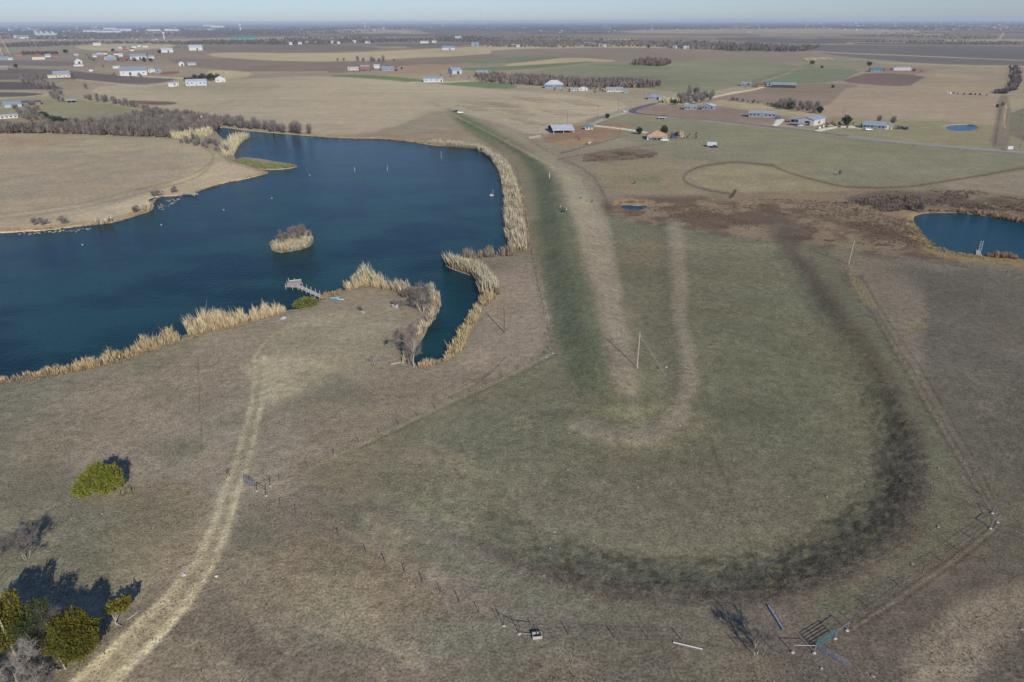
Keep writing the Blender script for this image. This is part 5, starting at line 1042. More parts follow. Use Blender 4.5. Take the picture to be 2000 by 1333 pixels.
# centre distance
B_('long pale blue metal barn with a white end on the field edge', 842, 161, 29, 8, 16, GREYM, ROOFB, 'gable', 3, door=False, cat='barn', name='metal_barn', slope=.3)
B_('grey white end bay of the pale blue metal barn', 861, 161, 8, 8, 14, WHITE, ROOFB, 'gable', 0, cat='barn', name='barn')
B_('grey metal barn with a dark open side, centre distance', 893, 145, 20, 8, 20, GREYM, GREYM, 'gable', 0, yaw=20, cat='barn', name='metal_barn')
B_('second grey metal barn right of the open sided one', 942, 149, 22, 7, 18, GREYM, GREYM, 'gable', 0, cat='barn', name='metal_barn')
B_('tan low house at the left of the red roofed farmstead', 690, 138, 20, 4, 14, CREAM, CREAM, 'gable', 2)
B_('red walled shed in the farmstead', 713, 135, 17, 5, 12, REDM, ROOFG, 'gable', 0, cat='shed', name='shed')
B_('white roofed shed in the farmstead', 736, 134, 11, 5, 14, WHITE, ROOFW, 'gable', 0, cat='shed', name='shed')
B_('blue grey house at the right of the farmstead', 757, 139, 22, 6, 16, GREYB, ROOFB, 'gable', 3)
B_('far long shed with a pale blue roof beyond the tan field', 876, 98, 24, 4, 30, GREYM, ROOFB, 'gable', 0, cat='barn', name='barn')
B_('far grey barn right of the long pale shed', 928, 91, 14, 5, 30, GREYB, ROOFB, 'gable', 0, cat='barn', name='barn')
# left distance
B_('long blue grey metal building with blue doors at the grove', 384, 168, 35, 9, 16, GREYM, ROOFW, 'gable', 4, yaw=-3, cat='barn', name='metal_building', slope=.25)
B_('white barn with a steep roof right of the dark grove', 431, 161, 17, 7, 14, WHITE, ROOFW, 'gable', 1, ridge='y', cat='barn', name='barn', slope=.5)
B_('left of the two white trailers by the long metal building', 335, 170, 9, 7, 8, WHITE, ROOFW, 'flat', 0, cat='trailer', name='trailer')
B_('right of the two white trailers by the long metal building', 345, 169, 8, 7, 8, WHITE, ROOFW, 'flat', 1, cat='trailer', name='trailer')
B_('large white barn with a wide grey blue roof, left distance', 262, 148, 42, 9, 34, WHITE, ROOFB, 'gable', 3, cat='barn', name='barn', slope=.3)
B_('low white wing at the left of the large white barn', 243, 144, 14, 7, 14, WHITE, ROOFW, 'gable', 0, cat='barn', name='barn')
B_('pale cottage with a blue roof right of the large white barn', 297, 142, 11, 6, 12, WHITE, ROOFB, 'hip', 1, slope=.6)
B_('second pale cottage right of the large white barn', 311, 143, 9, 5, 12, GREYB, ROOFB, 'hip', 1, slope=.6)
B_('grey roofed farmhouse with evergreens at both ends', 122, 152, 24, 6, 18, CREAM, ROOFB, 'gable', 3, slope=.5)
B_('small tan shed left of the grey roofed farmhouse', 102, 153, 12, 5, 8, CREAM, CREAM, 'flat', 0, cat='shed', name='shed')
B_('white steep roofed barn in the far left fields', 154, 125, 11, 5, 16, WHITE, ROOFW, 'gable', 0, ridge='y', cat='barn', name='barn', slope=.7)
B_('long low white shed before the steep roofed barn', 154, 130, 14, 3, 8, WHITE, WHITE, 'flat', 0, cat='shed', name='shed')
B_('tiny white shed alone at the edge of the dark field', 178, 140, 6, 4, 7, WHITE, BROWN, 'gable', 0, cat='shed', name='shed')
B_('white trailer in the brown far left field', 228, 134, 11, 4, 8, WHITE, WHITE, 'flat', 0, cat='trailer', name='trailer')
B_('red roofed house in the far left', 76, 117, 18, 5, 20, CREAM, RUSTY, 'hip', 0, slope=.6)
B_('long white building behind three evergreens', 271, 117, 25, 6, 30, WHITE, ROOFB, 'gable', 0, cat='barn', name='barn')
B_('white house right of the long white building', 296, 115, 9, 4, 18, WHITE, ROOFB, 'gable', 0)
B_('green grey roofed cottage left of the long white building', 217, 118, 17, 5, 18, GREYB, ROOFG, 'hip', 0, slope=.6)
B_('white gabled end of the far cottages', 209, 117, 7, 4, 14, WHITE, ROOFW, 'gable', 0, ridge='y')
B_('white roofed hangar in the far left', 327, 103, 19, 5, 30, WHITE, ROOFW, 'gable', 0, cat='barn', name='hangar')
B_('broad white barn at the edge of the purple field', 383, 99, 22, 6, 40, WHITE, ROOFW, 'gable', 0, cat='barn', name='barn')
B_('white shed on the far pale field', 190, 89, 12, 3, 25, WHITE, ROOFW, 'gable', 0, cat='shed', name='shed')
B_('small white steep barn right of the brown track', 355, 129, 9, 5, 14, WHITE, ROOFW, 'gable', 0, ridge='y', cat='barn', name='barn', slope=.6)
B_('pale blue greenhouse right of the small steep barn', 375, 128, 14, 4, 12, ROOFB, ROOFB, 'gable', 0, cat='greenhouse', name='greenhouse')
B_('long shed with a dark blue roof at the left edge', 55, 206, 36, 5, 12, BRICK, mat('dark_blue_roof', (.07, .09, .13), .4, .08, .3), 'flat', 0, yaw=-4, cat='barn', name='long_shed')
B_('blue metal barn in front of the dark roofed long shed', 27, 210, 24, 6, 12, GREYM, ROOFB, 'gable', 0, yaw=10, cat='barn', name='metal_barn')
B_('white trailers and tarps pile at the left edge', 14, 232, 30, 5, 5, WHITE, WHITE, 'flat', 5, door=False, cat='trailer', name='trailer')
B_('tan carport at the left end of the creek trees', 140, 201, 14, 4, 7, CREAM, ROOFG, 'open', cat='carport', name='carport')
B_('dark shed at the far left edge', 6, 137, 14, 4, 12, BROWN, ROOFG, 'gable', 0, cat='shed', name='shed')
B_('blue roofed house at the far left edge', 6, 118, 15, 4, 16, GREYB, ROOFB, 'gable', 0)
B_('white shed beside the blue roofed edge house', 21, 118, 6, 3, 10, WHITE, ROOFW, 'gable', 0, cat='shed', name='shed')
rb = random.Random(12); k = 0
def farb(x, y, w, h, wm_, rm_, label, group, d=22):
    B_(label, x, y, w, h, d, wm_, rm_, 'gable', 0, cat='building', name='building', group=group)
for x, y, w in [(236, 95, 7), (243, 97, 6), (252, 93, 6), (262, 94, 7), (272, 92, 6), (284, 93, 8), (222, 100, 8), (246, 102, 7), (258, 100, 6)]:
    farb(x, y, w, 3, rb.choice([WHITE, CREAM, BRICK]), rb.choice([ROOFW, ROOFB, RUSTY]), 'small pale building of the far hamlet left of the hangar', 'far hamlet left of the hangar')
for x, y, w in [(185, 112, 7), (197, 110, 10), (205, 107, 8), (228, 108, 9), (236, 111, 7), (150, 112, 6), (94, 112, 8), (110, 112, 6), (38, 110, 7)]:
    farb(x, y, w, 3, rb.choice([WHITE, CREAM, BRICK]), rb.choice([ROOFW, RUSTY, ROOFG]), 'small building of the far left hamlet among brown yards', 'far left hamlet')
for x, y, w in [(568, 88, 6), (586, 87, 7), (650, 85, 5), (660, 86, 8), (692, 84, 7), (718, 85, 9), (829, 85, 16), (848, 84, 8), (895, 76, 12), (1003, 92, 8), (1012, 93, 6), (1145, 88, 8), (1152, 89, 7), (1160, 90, 6), (1173, 91, 8), (1181, 92, 7), (1190, 92, 5), (1318, 95, 8), (1340, 96, 10), (1548, 94, 16), (1560, 95, 8)]:
    farb(x, y, w, 3.4, rb.choice([WHITE, CREAM, GREYM]), rb.choice([ROOFW, ROOFB, ROOFG]), 'small far building along the edge of the distant woods', 'buildings along the distant woods', 20)
for x, y, w in [(168, 63, 8), (185, 63, 28), (212, 64, 36), (238, 61, 30), (300, 61, 22), (330, 61, 14), (342, 61, 12), (215, 58, 20), (408, 52, 20), (425, 54, 22), (35, 76, 10), (45, 76, 16)]:
    farb(x, y, w, 2.6, WHITE, rb.choice([ROOFW, ROOFB]), 'long white warehouse of the far left town', 'white warehouses of the far town', 60)
for i in range(12): farb(70 + i * 3.6, 69 + (i % 3), 2.6, 7 - (i % 3), ROOFB, ROOFB, '%s pale blue block or silo from the left in the far left town' % ORD[i], 'pale blue blocks of the far town', 8)
farb(477, 77, 46, 1.8, TEAL, TEAL, 'long green roofed arena beyond the left fields', None, 50)
# the town under the horizon
spk_ = []
for kk, (wc, rc) in enumerate([(WHITE, ROOFW), (CREAM, ROOFG), (WHITE, ROOFB), (BRICK, RUSTY)]):
    m_ = MB(); m_.box((0, 0, .5), (1, .8, 1)); m_.m = 1; m_.quad((-.55, -.5, 1), (.55, -.5, 1), (.55, 0, 1.4), (-.55, 0, 1.4)); m_.quad((.55, .5, 1), (-.55, .5, 1), (-.55, 0, 1.4), (.55, 0, 1.4)); m_.m = 0; m_.quad((-.5, -.4, 1), (-.5, .4, 1), (-.5, 0, 1.38)); m_.quad((.5, .4, 1), (.5, -.4, 1), (.5, 0, 1.38)); spk_.append(m_.mesh('building', [wc, rc]))
for (x0, x1, y0, y1, n, lb, gr) in [(-20, 520, 49, 60, 95, 'tiny pale building in the hazy town at the left horizon', 'town at the left horizon'), (60, 330, 60, 76, 30, 'tiny pale building around the far left warehouses', 'houses round the warehouses'),
                                    (520, 1000, 47, 58, 44, 'tiny pale building on the hazy plain left of centre', 'far buildings left of centre'), (1000, 1500, 46, 66, 40, 'tiny pale building on the hazy plain right of centre', 'far buildings right of centre'), (1500, 2010, 46, 64, 75, 'tiny pale building in the scattered town at the right horizon', 'town at the right horizon')]:
    for i in range(n):
        x = rb.uniform(x0, x1); y = rb.uniform(y0, y1) - (x - 1000) * .0047; s = ppm(x, y); v = gp(x, y); w = rb.choice([1.5, 2.0, 2.6, 4.0]) / s
        o = link('building', rb.choice(spk_ if rb.random() < .35 else spk_[:3:2])); o.location = v; o.scale = (w, w * .6, rb.uniform(.6, 1.0) / s); o.rotation_euler.z = rb.uniform(-.5, .5); tag(o, lb, 'building', gr)
# ------------------------------------------------------------------ towers, masts and poles
def water_tower(px, py, hpx, label):
    v = gp(px, py); h = hpx / ppm(px, py); rt = empty('water_tower', v, 0, label, 'water tower'); m_ = MB(); m_.tube((0, 0, 0), (0, 0, h * .7), h * .14, h * .07, 10); m_.build('stem', WHITE, rt)
    m_ = MB(); m_.ell((0, 0, h * .82), (h * .24, h * .24, h * .18)); m_.build('tank', WHITE, rt, True)
water_tower(470, 61, 11, 'white water tower standing over the far left town'); water_tower(713, 55, 8, 'small white water tower under the horizon left of centre'); water_tower(321, 76, 10, 'pale bowl shaped water tower by the far warehouses')
WOODP = mat('weathered_pole', (.34, .29, .22), .85, .12, 3); REDP = mat('reddish_pole', (.16, .075, .055), .85, .1, 3)
def mast(px, py, hpx, label):
    v = gp(px, py); h = hpx / ppm(px, py); rt = empty('radio_mast', v, 0, label, 'mast'); s = h * .012
    for a in range(3): m_ = MB(); m_.tube((math.cos(a * 2.1) * s, math.sin(a * 2.1) * s, 0), (math.cos(a * 2.1) * s, math.sin(a * 2.1) * s, h), h * .006, None, 4); m_.build('leg', GREYM, rt)
    m_ = MB()
    for k in range(14): m_.tube((s, 0, h * k / 14), (-s * .5, s * .86, h * (k + 1) / 14), h * .004, None, 3)
    m_.build('lattice', GREYM, rt)
mast(939, 48, 21, 'tall thin radio mast crossing the horizon')
def lattice(px, py, hpx, label):
    v = gp(px, py); h = hpx / ppm(px, py); w = h * .42; rt = empty('lattice_tower', v, 0, label, 'tower'); c = mat('faded_red_steel', (.46, .30, .26), .6, .1)
    for i, (x, y) in enumerate(((-1, -1), (1, -1), (1, 1), (-1, 1))): m_ = MB(); m_.tube((x * w / 2, y * w / 2, 0), (x * w * .12, y * w * .12, h), 1.0, .7, 5); m_.build('leg', c, rt)
    for k in range(5):
        z = h * (k + .5) / 5; q = w / 2 * (1 - .76 * (k + .5) / 5); z2 = min(z + h / 5, h); q2 = w / 2 * (1 - .76 * z2 / h); m_ = MB()
        for (a, b) in (((-1, -1), (1, -1)), ((1, -1), (1, 1)), ((1, 1), (-1, 1)), ((-1, 1), (-1, -1))): m_.tube((a[0] * q, a[1] * q, z), (b[0] * q, b[1] * q, z), .4, None, 3); m_.tube((a[0] * q, a[1] * q, z), (b[0] * q2, b[1] * q2, z2), .3, None, 3)
        m_.build('brace', c, rt)
lattice(1, 109, 42, 'faded red lattice tower cut by the left frame edge')
def pole(px, py, h, label, m_=None, arm=False, lean=(0, 0), r=.15, guy=None, name='utility_pole', fit=True):
    v = gp(px, py); rt = empty(name, v, 0, label, 'pole'); q = MB(); top = Vector((lean[0], lean[1], h)); q.tube((0, 0, -.5), top, r, r * .7, 7); q.build('post', m_ or WOODP, rt)
    if arm: q = MB(); q.box((top.x, top.y, h - .5), (1.8, .12, .14), .3); q.build('crossarm', m_ or WOODP, rt)
    q = MB(); q.tube((top.x + .16, top.y, h - 1.1), (top.x + .16, top.y, h - .75), .06, .05, 6); q.build('insulator', CONC, rt)
    if guy:
        g = gp(*guy) - v; q = MB(); q.tube((top.x, top.y, h - .5), g, .025, None, 4); q.build('guy_wire', GREYM, rt)
        q = MB(); q.ell((g.x, g.y, .1), (.3, .25, .2)); q.build('anchor', CONC, rt)
pole(1244, 720, 9.3, 'pale bare utility pole with a guy wire inside the berm', guy=(1300, 733), r=.17)
pole(985, 650, 8.0, 'reddish utility pole between the inlet and the dam', REDP)
pole(1657, 517, 8.6, 'tall pale pole near the pasture corner right of the basin', r=.19, lean=(.4, .2))
pole(30, 1280, 8.4, 'grey pole leaning at the left frame edge by the cedars', lean=(-.3, .2), r=.17)
for a, b, h, lb in [(1108, 246, 10, 'dark power pole behind the pole barn'), (1168, 231, 10, 'dark power pole left of the chalk drive bend'), (1207, 222, 12, 'tall dark power pole at the road bend'), (1158, 254, 8, 'brown pole beside the pump house'), (1210, 263, 8, 'brown pole beside the white farm drive'), (1258, 195, 9, 'thin dark pole by the road bend house'),
                    (1374, 206, 10, 'thin pole at the right end of the pale cane row'), (1498, 218, 11, 'thin pole behind the long blue home'), (1644, 232, 9, 'left of two thin poles behind the shop'), (1648, 233, 9, 'right of two thin poles behind the shop'), (693, 155, 10, 'pale pole on the edge of the narrow green field'), (489, 151, 12, 'lone dark pole on the pale field'), (437, 151, 9, 'thin pole at the grove barn'), (1957, 262, 14, 'tall dark pole beside the right hand lane'), (1994, 285, 14, 'tall dark pole at the right frame edge'), (1613, 262, 8, 'thin pole at the dirt road'), (71, 190, 12, 'thin pole by the dark left fields')]:
    pole(a, b, h, lb, REDP, arm=h > 9, r=.14)
# martin house on a pole by the far arm
rt = empty('bird_house', gp(397, 246), 0, 'white bird house on a tall white pole by the far cane', 'bird house'); q = MB(); q.tube((0, 0, -.3), (0, 0, 6.6), .1, .08, 6); q.build('post', WHITE, rt); q = MB(); q.box((0, 0, 7), (1.2, .9, .8)); q.build('box', WHITE, rt); q = MB(); q.box((0, 0, 7.5), (1.4, 1.1, .16), 0, .5); q.build('roof', ROOFG, rt)
# ------------------------------------------------------------------ fences
RUST2 = mat('rusty_fence_steel', (.10, .07, .055), .8, .2, 4); WIRE = mat('dull_wire', (.16, .14, .12), .6, .1, 4); GALV = mat('galvanised_pipe', (.25, .27, .29), .5, .12, 3, .3); GREENP = mat('faded_green_pipe', (.07, .15, .14), .6, .12, 3); DPIPE = mat('dark_brown_pipe', (.07, .05, .045), .7, .15, 3); BPIPE = mat('bluish_grey_pipe', (.17, .19, .22), .5, .1, 3)
pm = MB(); pm.box((0, 0, .5), (.09, .09, 1.5)); pm.box((0, 0, 1.15), (.11, .11, .1)); tpost = pm.mesh('post', RUST2)
pm = MB(); pm.box((0, 0, .5), (.16, .16, 1.6)); wpost = pm.mesh('post', WOODP)
def fence(pts, step, label, wires=3, post=None, h=1.2, jit=0.0, wr=.011):
    P = [gp(*p) for p in pts]; rt = empty('wire_fence', P[0], 0, label, 'fence'); rf = random.Random(len(label)); pos = []
    for a, b in zip(P, P[1:]):
        n = max(1, int((b - a).length / step))
        for i in range(n): pos.append(a.lerp(b, i / n))
    pos.append(P[-1]); out = []
    for p in pos:
        x, y = pix(p.x, p.y, p.z); g = gp(x, y); out.append(g); o = link('post', post or tpost, rt); o.location = g - P[0]; o.rotation_euler = (rf.uniform(-.08, .08), rf.uniform(-.08, .08), rf.uniform(0, 3))
    for k in range(wires):
        z = h * (k + 1) / wires - .06; q = MB(); q.path([g - P[0] + Vector((0, 0, z)) for g in out], wr, 3); q.build('wire', WIRE, rt)
    return rt
fence([(547, 987), (577, 1001), (610, 1018), (660, 1048), (715, 1082), (790, 1119), (860, 1158), (935, 1197), (972, 1212)], 3.4, 'wire fence of thin rusty posts between the track gate and the middle gate')
fence([(1055, 1245), (1110, 1240), (1200, 1246), (1330, 1250), (1440, 1262), (1540, 1267)], 4.2, 'wire fence of thin posts between the middle gate and the pipe gate')
fence([(1664, 1218), (1700, 1192), (1760, 1148), (1840, 1096), (1900, 1053), (1932, 1030)], 4.0, 'wire fence running from the pipe gate up to the right corner brace')
fence([(1938, 1000), (1880, 905), (1820, 808), (1762, 710), (1712, 626), (1672, 552), (1650, 520)], 4.2, 'wire fence along the right side of the basin')
fence([(1068, 693), (980, 738), (850, 798), (700, 866), (600, 914), (545, 940)], 4.5, 'wire fence slanting down from the dam corner brace to the track gate')
fence([(1077, 686), (1064, 630), (1050, 560), (1040, 500), (1030, 440), (1022, 380), (1008, 330), (970, 290), (900, 250)], 4.5, 'wire fence along the lake foot of the dam')
fence([(1030, 272), (1090, 310), (1130, 326), (1160, 347), (1180, 380), (1196, 424), (1300, 442), (1480, 472), (1560, 480), (1660, 492), (1800, 512), (2010, 540)], 6, 'wire fence round the far foot of the dam and along the brush', wires=2, wr=.03)
fence([(1660, 562), (1640, 508), (1590, 490), (1560, 482)], 5, 'short wire fence from the pale pole to the brush fence')
fence([(1036, 268), (1100, 252), (1160, 234), (1210, 222)], 7, 'wooden post fence along the chalk drive behind the pole barn', 2, wpost, wr=.03)
fence([(1240, 228), (1300, 232), (1400, 241), (1500, 252), (1600, 265), (1656, 272)], 6, 'wooden post fence along the near side of the dirt road', 2, wpost, wr=.03)
fence([(1656, 273), (1760, 284), (1850, 293), (2010, 306)], 7, 'wooden post fence along the pale gravel road', 2, wpost, wr=.03)
fence([(1105, 297), (1150, 284), (1210, 268), (1228, 266)], 5, 'dark paddock fence below the pump house', 2, wpost, wr=.03)
fence([(1244, 254), (1270, 244), (1288, 237)], 5, 'short dark fence from the farm drive to the small shelter', 2, wpost, wr=.03)
fence([(1960, 196), (1952, 240), (1946, 285)], 8, 'dark fence along the left side of the right hand lane', 3, wpost, wr=.05)
fence([(1430, 205), (1500, 217), (1580, 232), (1640, 240)], 9, 'post fence behind the long blue home', 2, wpost, wr=.03)
# weathered board pen
rt = empty('board_pen', gp(1046, 270), 0, 'bleached board pen left of the pole barn', 'pen'); 
for i in range(9):
    a = gp(1034 + 2.6 * i, 272 - .45 * i) - gp(1046, 270); o = link('board', wpost, rt); o.location = a + Vector((0, 0, .3)); o.scale = (5, 2, 1.1)
# ------------------------------------------------------------------ gates and corner braces
def footing(v, rt, r=.3, name='footing'):
    q = MB(); q.ell((v.x, v.y, v.z), (r, r * .8, .16), 0, 10, 5, .08); q.build(name, CONC, rt, True)
def pipe_gate(a, b, label, m_, rails=6, h=1.35, stiles=3, name='pipe_gate', posts=True, raise_=.15, hingem=None):
    A = gp(*a); Bv = gp(*b) - A; rt = empty(name, A, 0, label, 'gate')
    for k in range(rails):
        z = raise_ + (h - raise_) * k / (rails - 1); q = MB(); q.tube((0, 0, z), (Bv.x, Bv.y, Bv.z + z), .035, None, 5); q.build('rail', m_, rt)
    for k in range(stiles + 2):
        f = k / (stiles + 1); q = MB(); q.tube((Bv.x * f, Bv.y * f, Bv.z * f + raise_), (Bv.x * f, Bv.y * f, Bv.z * f + h), .04, None, 5); q.build('stile', m_, rt)
    return rt, A, Bv
def post_rail(posts, label, m_, h=1.6, foot=(), rail_z=1.4, cat='fence brace', name='corner_brace', low=False):
    P = [gp(*p) for p in posts]; rt = empty(name, P[0], 0, label, cat)
    for i, p in enumerate(P):
        d = p - P[0]; q = MB(); q.tube(d + Vector((0, 0, -.3)), d + Vector((0, 0, h)), .05, None, 7); q.build('post', m_, rt)
        if i in foot: footing(d + Vector((0, 0, .04)), rt)
    for p, q_ in zip(P, P[1:]):
        q = MB(); q.tube(p - P[0] + Vector((0, 0, rail_z)), q_ - P[0] + Vector((0, 0, rail_z)), .04, None, 6); q.build('rail', m_, rt)
        if low: q = MB(); q.tube(p - P[0] + Vector((0, 0, .25)), q_ - P[0] + Vector((0, 0, .25)), .035, None, 5); q.build('low_rail', CONC, rt)
    return rt
pipe_gate((476, 943), (498, 955), 'bluish pipe gate standing open beside the rutted track', BPIPE, 6, 1.6)
post_rail([(528, 950), (502, 960), (520, 969)], 'dark pipe brace with three pale footings behind the track gate', DPIPE, 1.7, (0, 1, 2))
post_rail([(448, 930), (444, 930)], 'short dark post pair across the track from the gate', DPIPE, 1.5, (), 1.2, 'post', 'gate_post')
post_rail([(984, 1223), (1014, 1239), (1048, 1243)], 'dark pipe brace of the middle gate with pale footings', DPIPE, 1.8, (0, 1), low=True)
q = empty('concrete_trough', gp(1049, 1245), .1, 'pale concrete trough standing at the end of the middle brace', 'trough')
for nm, c_, d_ in (('front_panel', (0, -.38, .32), (1.3, .1, .5)), ('back_panel', (0, .38, .32), (1.3, .1, .5)), ('left_panel', (-.6, 0, .32), (.1, .65, .5)), ('right_panel', (.6, 0, .32), (.1, .65, .5))): m_ = MB(); m_.box(c_, d_); m_.build(nm, CONC, q)
m_ = MB(); m_.box((0, 0, .1), (1.1, .66, .06)); m_.build('floor', SHADE_BLACK, q)
for sx in (-1, 1): m_ = MB(); m_.box((sx * .45, -.1, .03), (.18, .6, .14)); m_.build('foot', CONC, q)
pipe_gate((1592, 1268), (1631, 1243), 'faded green pipe gate closed at the right of the lower fence', GREENP, 7, 1.55, 2)
pipe_gate((1592, 1270), (1657, 1308), 'galvanised pipe gate swung open toward the viewer', GALV, 6, 1.35, 2)
post_rail([(1548, 1275), (1590, 1276)], 'galvanised pipe rail and post left of the green gate', GALV, 1.5, (0, 1), 1.35)
post_rail([(1631, 1248), (1654, 1232)], 'galvanised pipe brace right of the green gate', GALV, 1.7, (0, 1), 1.5)
post_rail([(1938, 1003), (1948, 1021), (1934, 1033)], 'dark corner brace with pale footings at the right corner of the basin', GALV, 1.6, (0, 1, 2))
post_rail([(1080, 691), (1074, 684)], 'small pale corner brace at the foot of the dam', GALV, 1.4, (0,)); post_rail([(1067, 698), (1072, 694)], 'second pale brace post left of the dam corner', GALV, 1.4, (0,))
def pipe(a, b, r, label, m_, name='pipe'):
    A = gp(*a); d = gp(*b) - A; rt = empty(name, A, 0, label, 'pipe'); q = MB(); q.tube((0, 0, r), (d.x, d.y, d.z + r), r, None, 10, False); q.build('barrel', m_, rt, True)
    for v in (Vector((0, 0, r)), Vector((d.x, d.y, d.z + r))): q = MB(); n = d.normalized() * .08; q.tube(v - n, v + n, r * 1.15, None, 10, False); q.build('collar', m_, rt, True)
pipe((1501, 1186), (1529, 1231), .14, 'long pale blue pipe lying on the ground above the gates', mat('pale_blue_pipe', (.26, .33, .40), .4, .06)); pipe((1316, 1256), (1371, 1269), .10, 'white pipe lying on the ground left of the saplings', WHITE)
# ------------------------------------------------------------------ dock and shore things
DOCKW = mat('bleached_planks', (.42, .38, .33), .85, .18, 4)
def dock(label, corners, walk, z, plank=.28, post_h=1.1, ww=1.5, name='dock', np_=6):
    C = [at(x, y, z) for x, y in corners]; O = C[0].copy(); O.z = 0; rt = empty(name, O, 0, label, 'dock')
    a, b, c, d = C; n = int((b - a).length / plank); rd = random.Random(4)
    for i in range(n):
        f = (i + .5) / n; p = a.lerp(b, f) - O; q_ = d.lerp(c, f) - O; w = (b - a).length / n * .86; m_ = MB(); mid = (p + q_) / 2; ang = math.atan2((q_ - p).y, (q_ - p).x)
        m_.box((mid.x, mid.y, mid.z + rd.uniform(-.02, .02)), ((q_ - p).length * rd.uniform(.97, 1.03), w, .06), ang); m_.build('plank', DOCKW, rt)
    for p in (a, b, c, d, a.lerp(b, .5), d.lerp(c, .5), a.lerp(d, .5)): m_ = MB(); m_.tube((p - O) + Vector((0, 0, -2)), (p - O) + Vector((0, 0, post_h)), .1, .09, 6); m_.build('post', DOCKW, rt)
    if walk:
        A, B2 = at(*walk[0], z), at(*walk[1], z); dr = (B2 - A); L = dr.length; dr.normalize(); nn = Vector((-dr.y, dr.x, 0)); ang = math.atan2(dr.y, dr.x); n = int(L / plank)
        for i in range(n): p = A + dr * (L * (i + .5) / n) - O; m_ = MB(); m_.box((p.x, p.y, p.z + rd.uniform(-.02, .02)), (L / n * .86, ww * rd.uniform(.95, 1.05), .06), ang); m_.build('plank', DOCKW, rt)
        for sd in (-1, 1):
            m_ = MB(); m_.tube(A - O + nn * ww / 2 * sd + Vector((0, 0, -.1)), B2 - O + nn * ww / 2 * sd + Vector((0, 0, -.1)), .06, None, 4); m_.build('beam', DOCKW, rt)
            for i in range(np_): p = A + dr * (L * (i + .4) / np_) - O + nn * (ww / 2 + .12) * sd; m_ = MB(); m_.tube(p + Vector((0, 0, -1.6)), p + Vector((0, 0, post_h * .95)), .09, .08, 6); m_.build('post', DOCKW, rt)
    return rt, O
rt, O = dock('bleached wooden dock with tall posts and an end platform', [(558, 561), (584, 562), (588, 551), (564, 550)], ((583, 559), (634, 582)), .35, .3)
for a, b, w_ in ((571, 553, 1.6), (580, 552, 2.2)): v = at(a, b, .45); o = empty('bench', v, .2, 'bleached bench at the %s of the dock platform' % ('left' if a == 571 else 'back'), 'bench'); m_ = MB(); m_.box((0, 0, .42), (w_, .4, .07)); m_.build('seat', DOCKW, o); m_ = MB(); m_.box((0, .2, .72), (w_, .06, .3)); m_.build('backrest', DOCKW, o); [MB.build((lambda q: (q.box((s_ * w_ * .4, 0, .2), (.08, .35, .4)), q)[1])(MB()), 'leg', DOCKW, o) for s_ in (-1, 1)]
dock('small old dock reaching into the lake from the left field', [(372, 379), (380, 382), (386, 379), (378, 376)], ((358, 376), (373, 379)), .3, .4, .5, 1.2, np_=3)
rt, O = dock('small floating dock at the near bank of the right hand pond', [(1906, 498), (1917, 499), (1915, 490), (1907, 489)], None, .15, .35, .3)
o = empty('diving_ladder', at(1914, 490, .2), 0, 'white ladder frame standing on the small pond dock', 'ladder'); 
for sx in (-.45, .45): m_ = MB(); m_.tube((sx, 0, 0), (sx, .3, 3.6), .06, None, 5); m_.build('rail', WHITE, o)
for k in range(4): m_ = MB(); m_.tube((-.45, .08 * k, .7 + .8 * k), (.45, .08 * k, .7 + .8 * k), .045, None, 5); m_.build('rung', WHITE, o)
def post_in_lake(px, py, h, label):
    rt = empty('lake_marker', at(px, py, WZ), 0, label, 'marker post'); m_ = MB(); m_.tube((0, 0, -1), (0, 0, h), .09, None, 6); m_.build('post', WHITE, rt); m_ = MB(); m_.ell((0, 0, h), (.16, .16, .16), 0, 8, 5); m_.build('cap', WHITE, rt, True); m_ = MB(); m_.ell((0, 0, .1), (.28, .28, .2), 0, 8, 5); m_.build('collar', GREYM, rt, True)
post_in_lake(693, 335, 2.2, 'left of the two white posts in the middle of the lake'); post_in_lake(757, 334, 2.6, 'right of the two white posts in the middle of the lake'); post_in_lake(862, 309, 3.6, 'tall white post in the upper part of the lake')
rt = empty('raft', at(960, 383, WZ), .2, 'small white raft with a pole moored near the dam cane', 'raft'); m_ = MB(); m_.box((0, 0, .25), (1.8, 1.3, .35)); m_.build('deck', WHITE, rt); m_ = MB(); m_.tube((.7, 0, .3), (.75, 0, 3.2), .06, None, 5); m_.build('pole', WHITE, rt); m_ = MB(); m_.box((-.2, 0, .7), (.9, .7, .5)); m_.build('box', CONC, rt)
for i, (a, b, lb) in enumerate([(531, 388, 'white float left of the island in mid lake'), (437, 411, 'small white float near the left field'), (315, 440, 'small white float off the reed clump'), (161, 479, 'white float in the open water at left'), (605, 343, 'tiny white float in the upper lake')]):
    v = at(a, b, WZ); rt = empty('buoy', v, 0, lb, 'buoy'); m_ = MB(); m_.ell((0, 0, .1), (.3, .3, .26), 0, 10, 6); m_.build('float', WHITE, rt, True); m_ = MB(); m_.tube((0, 0, .3), (0, 0, .5), .05, None, 5); m_.build('ring', GREYM, rt)
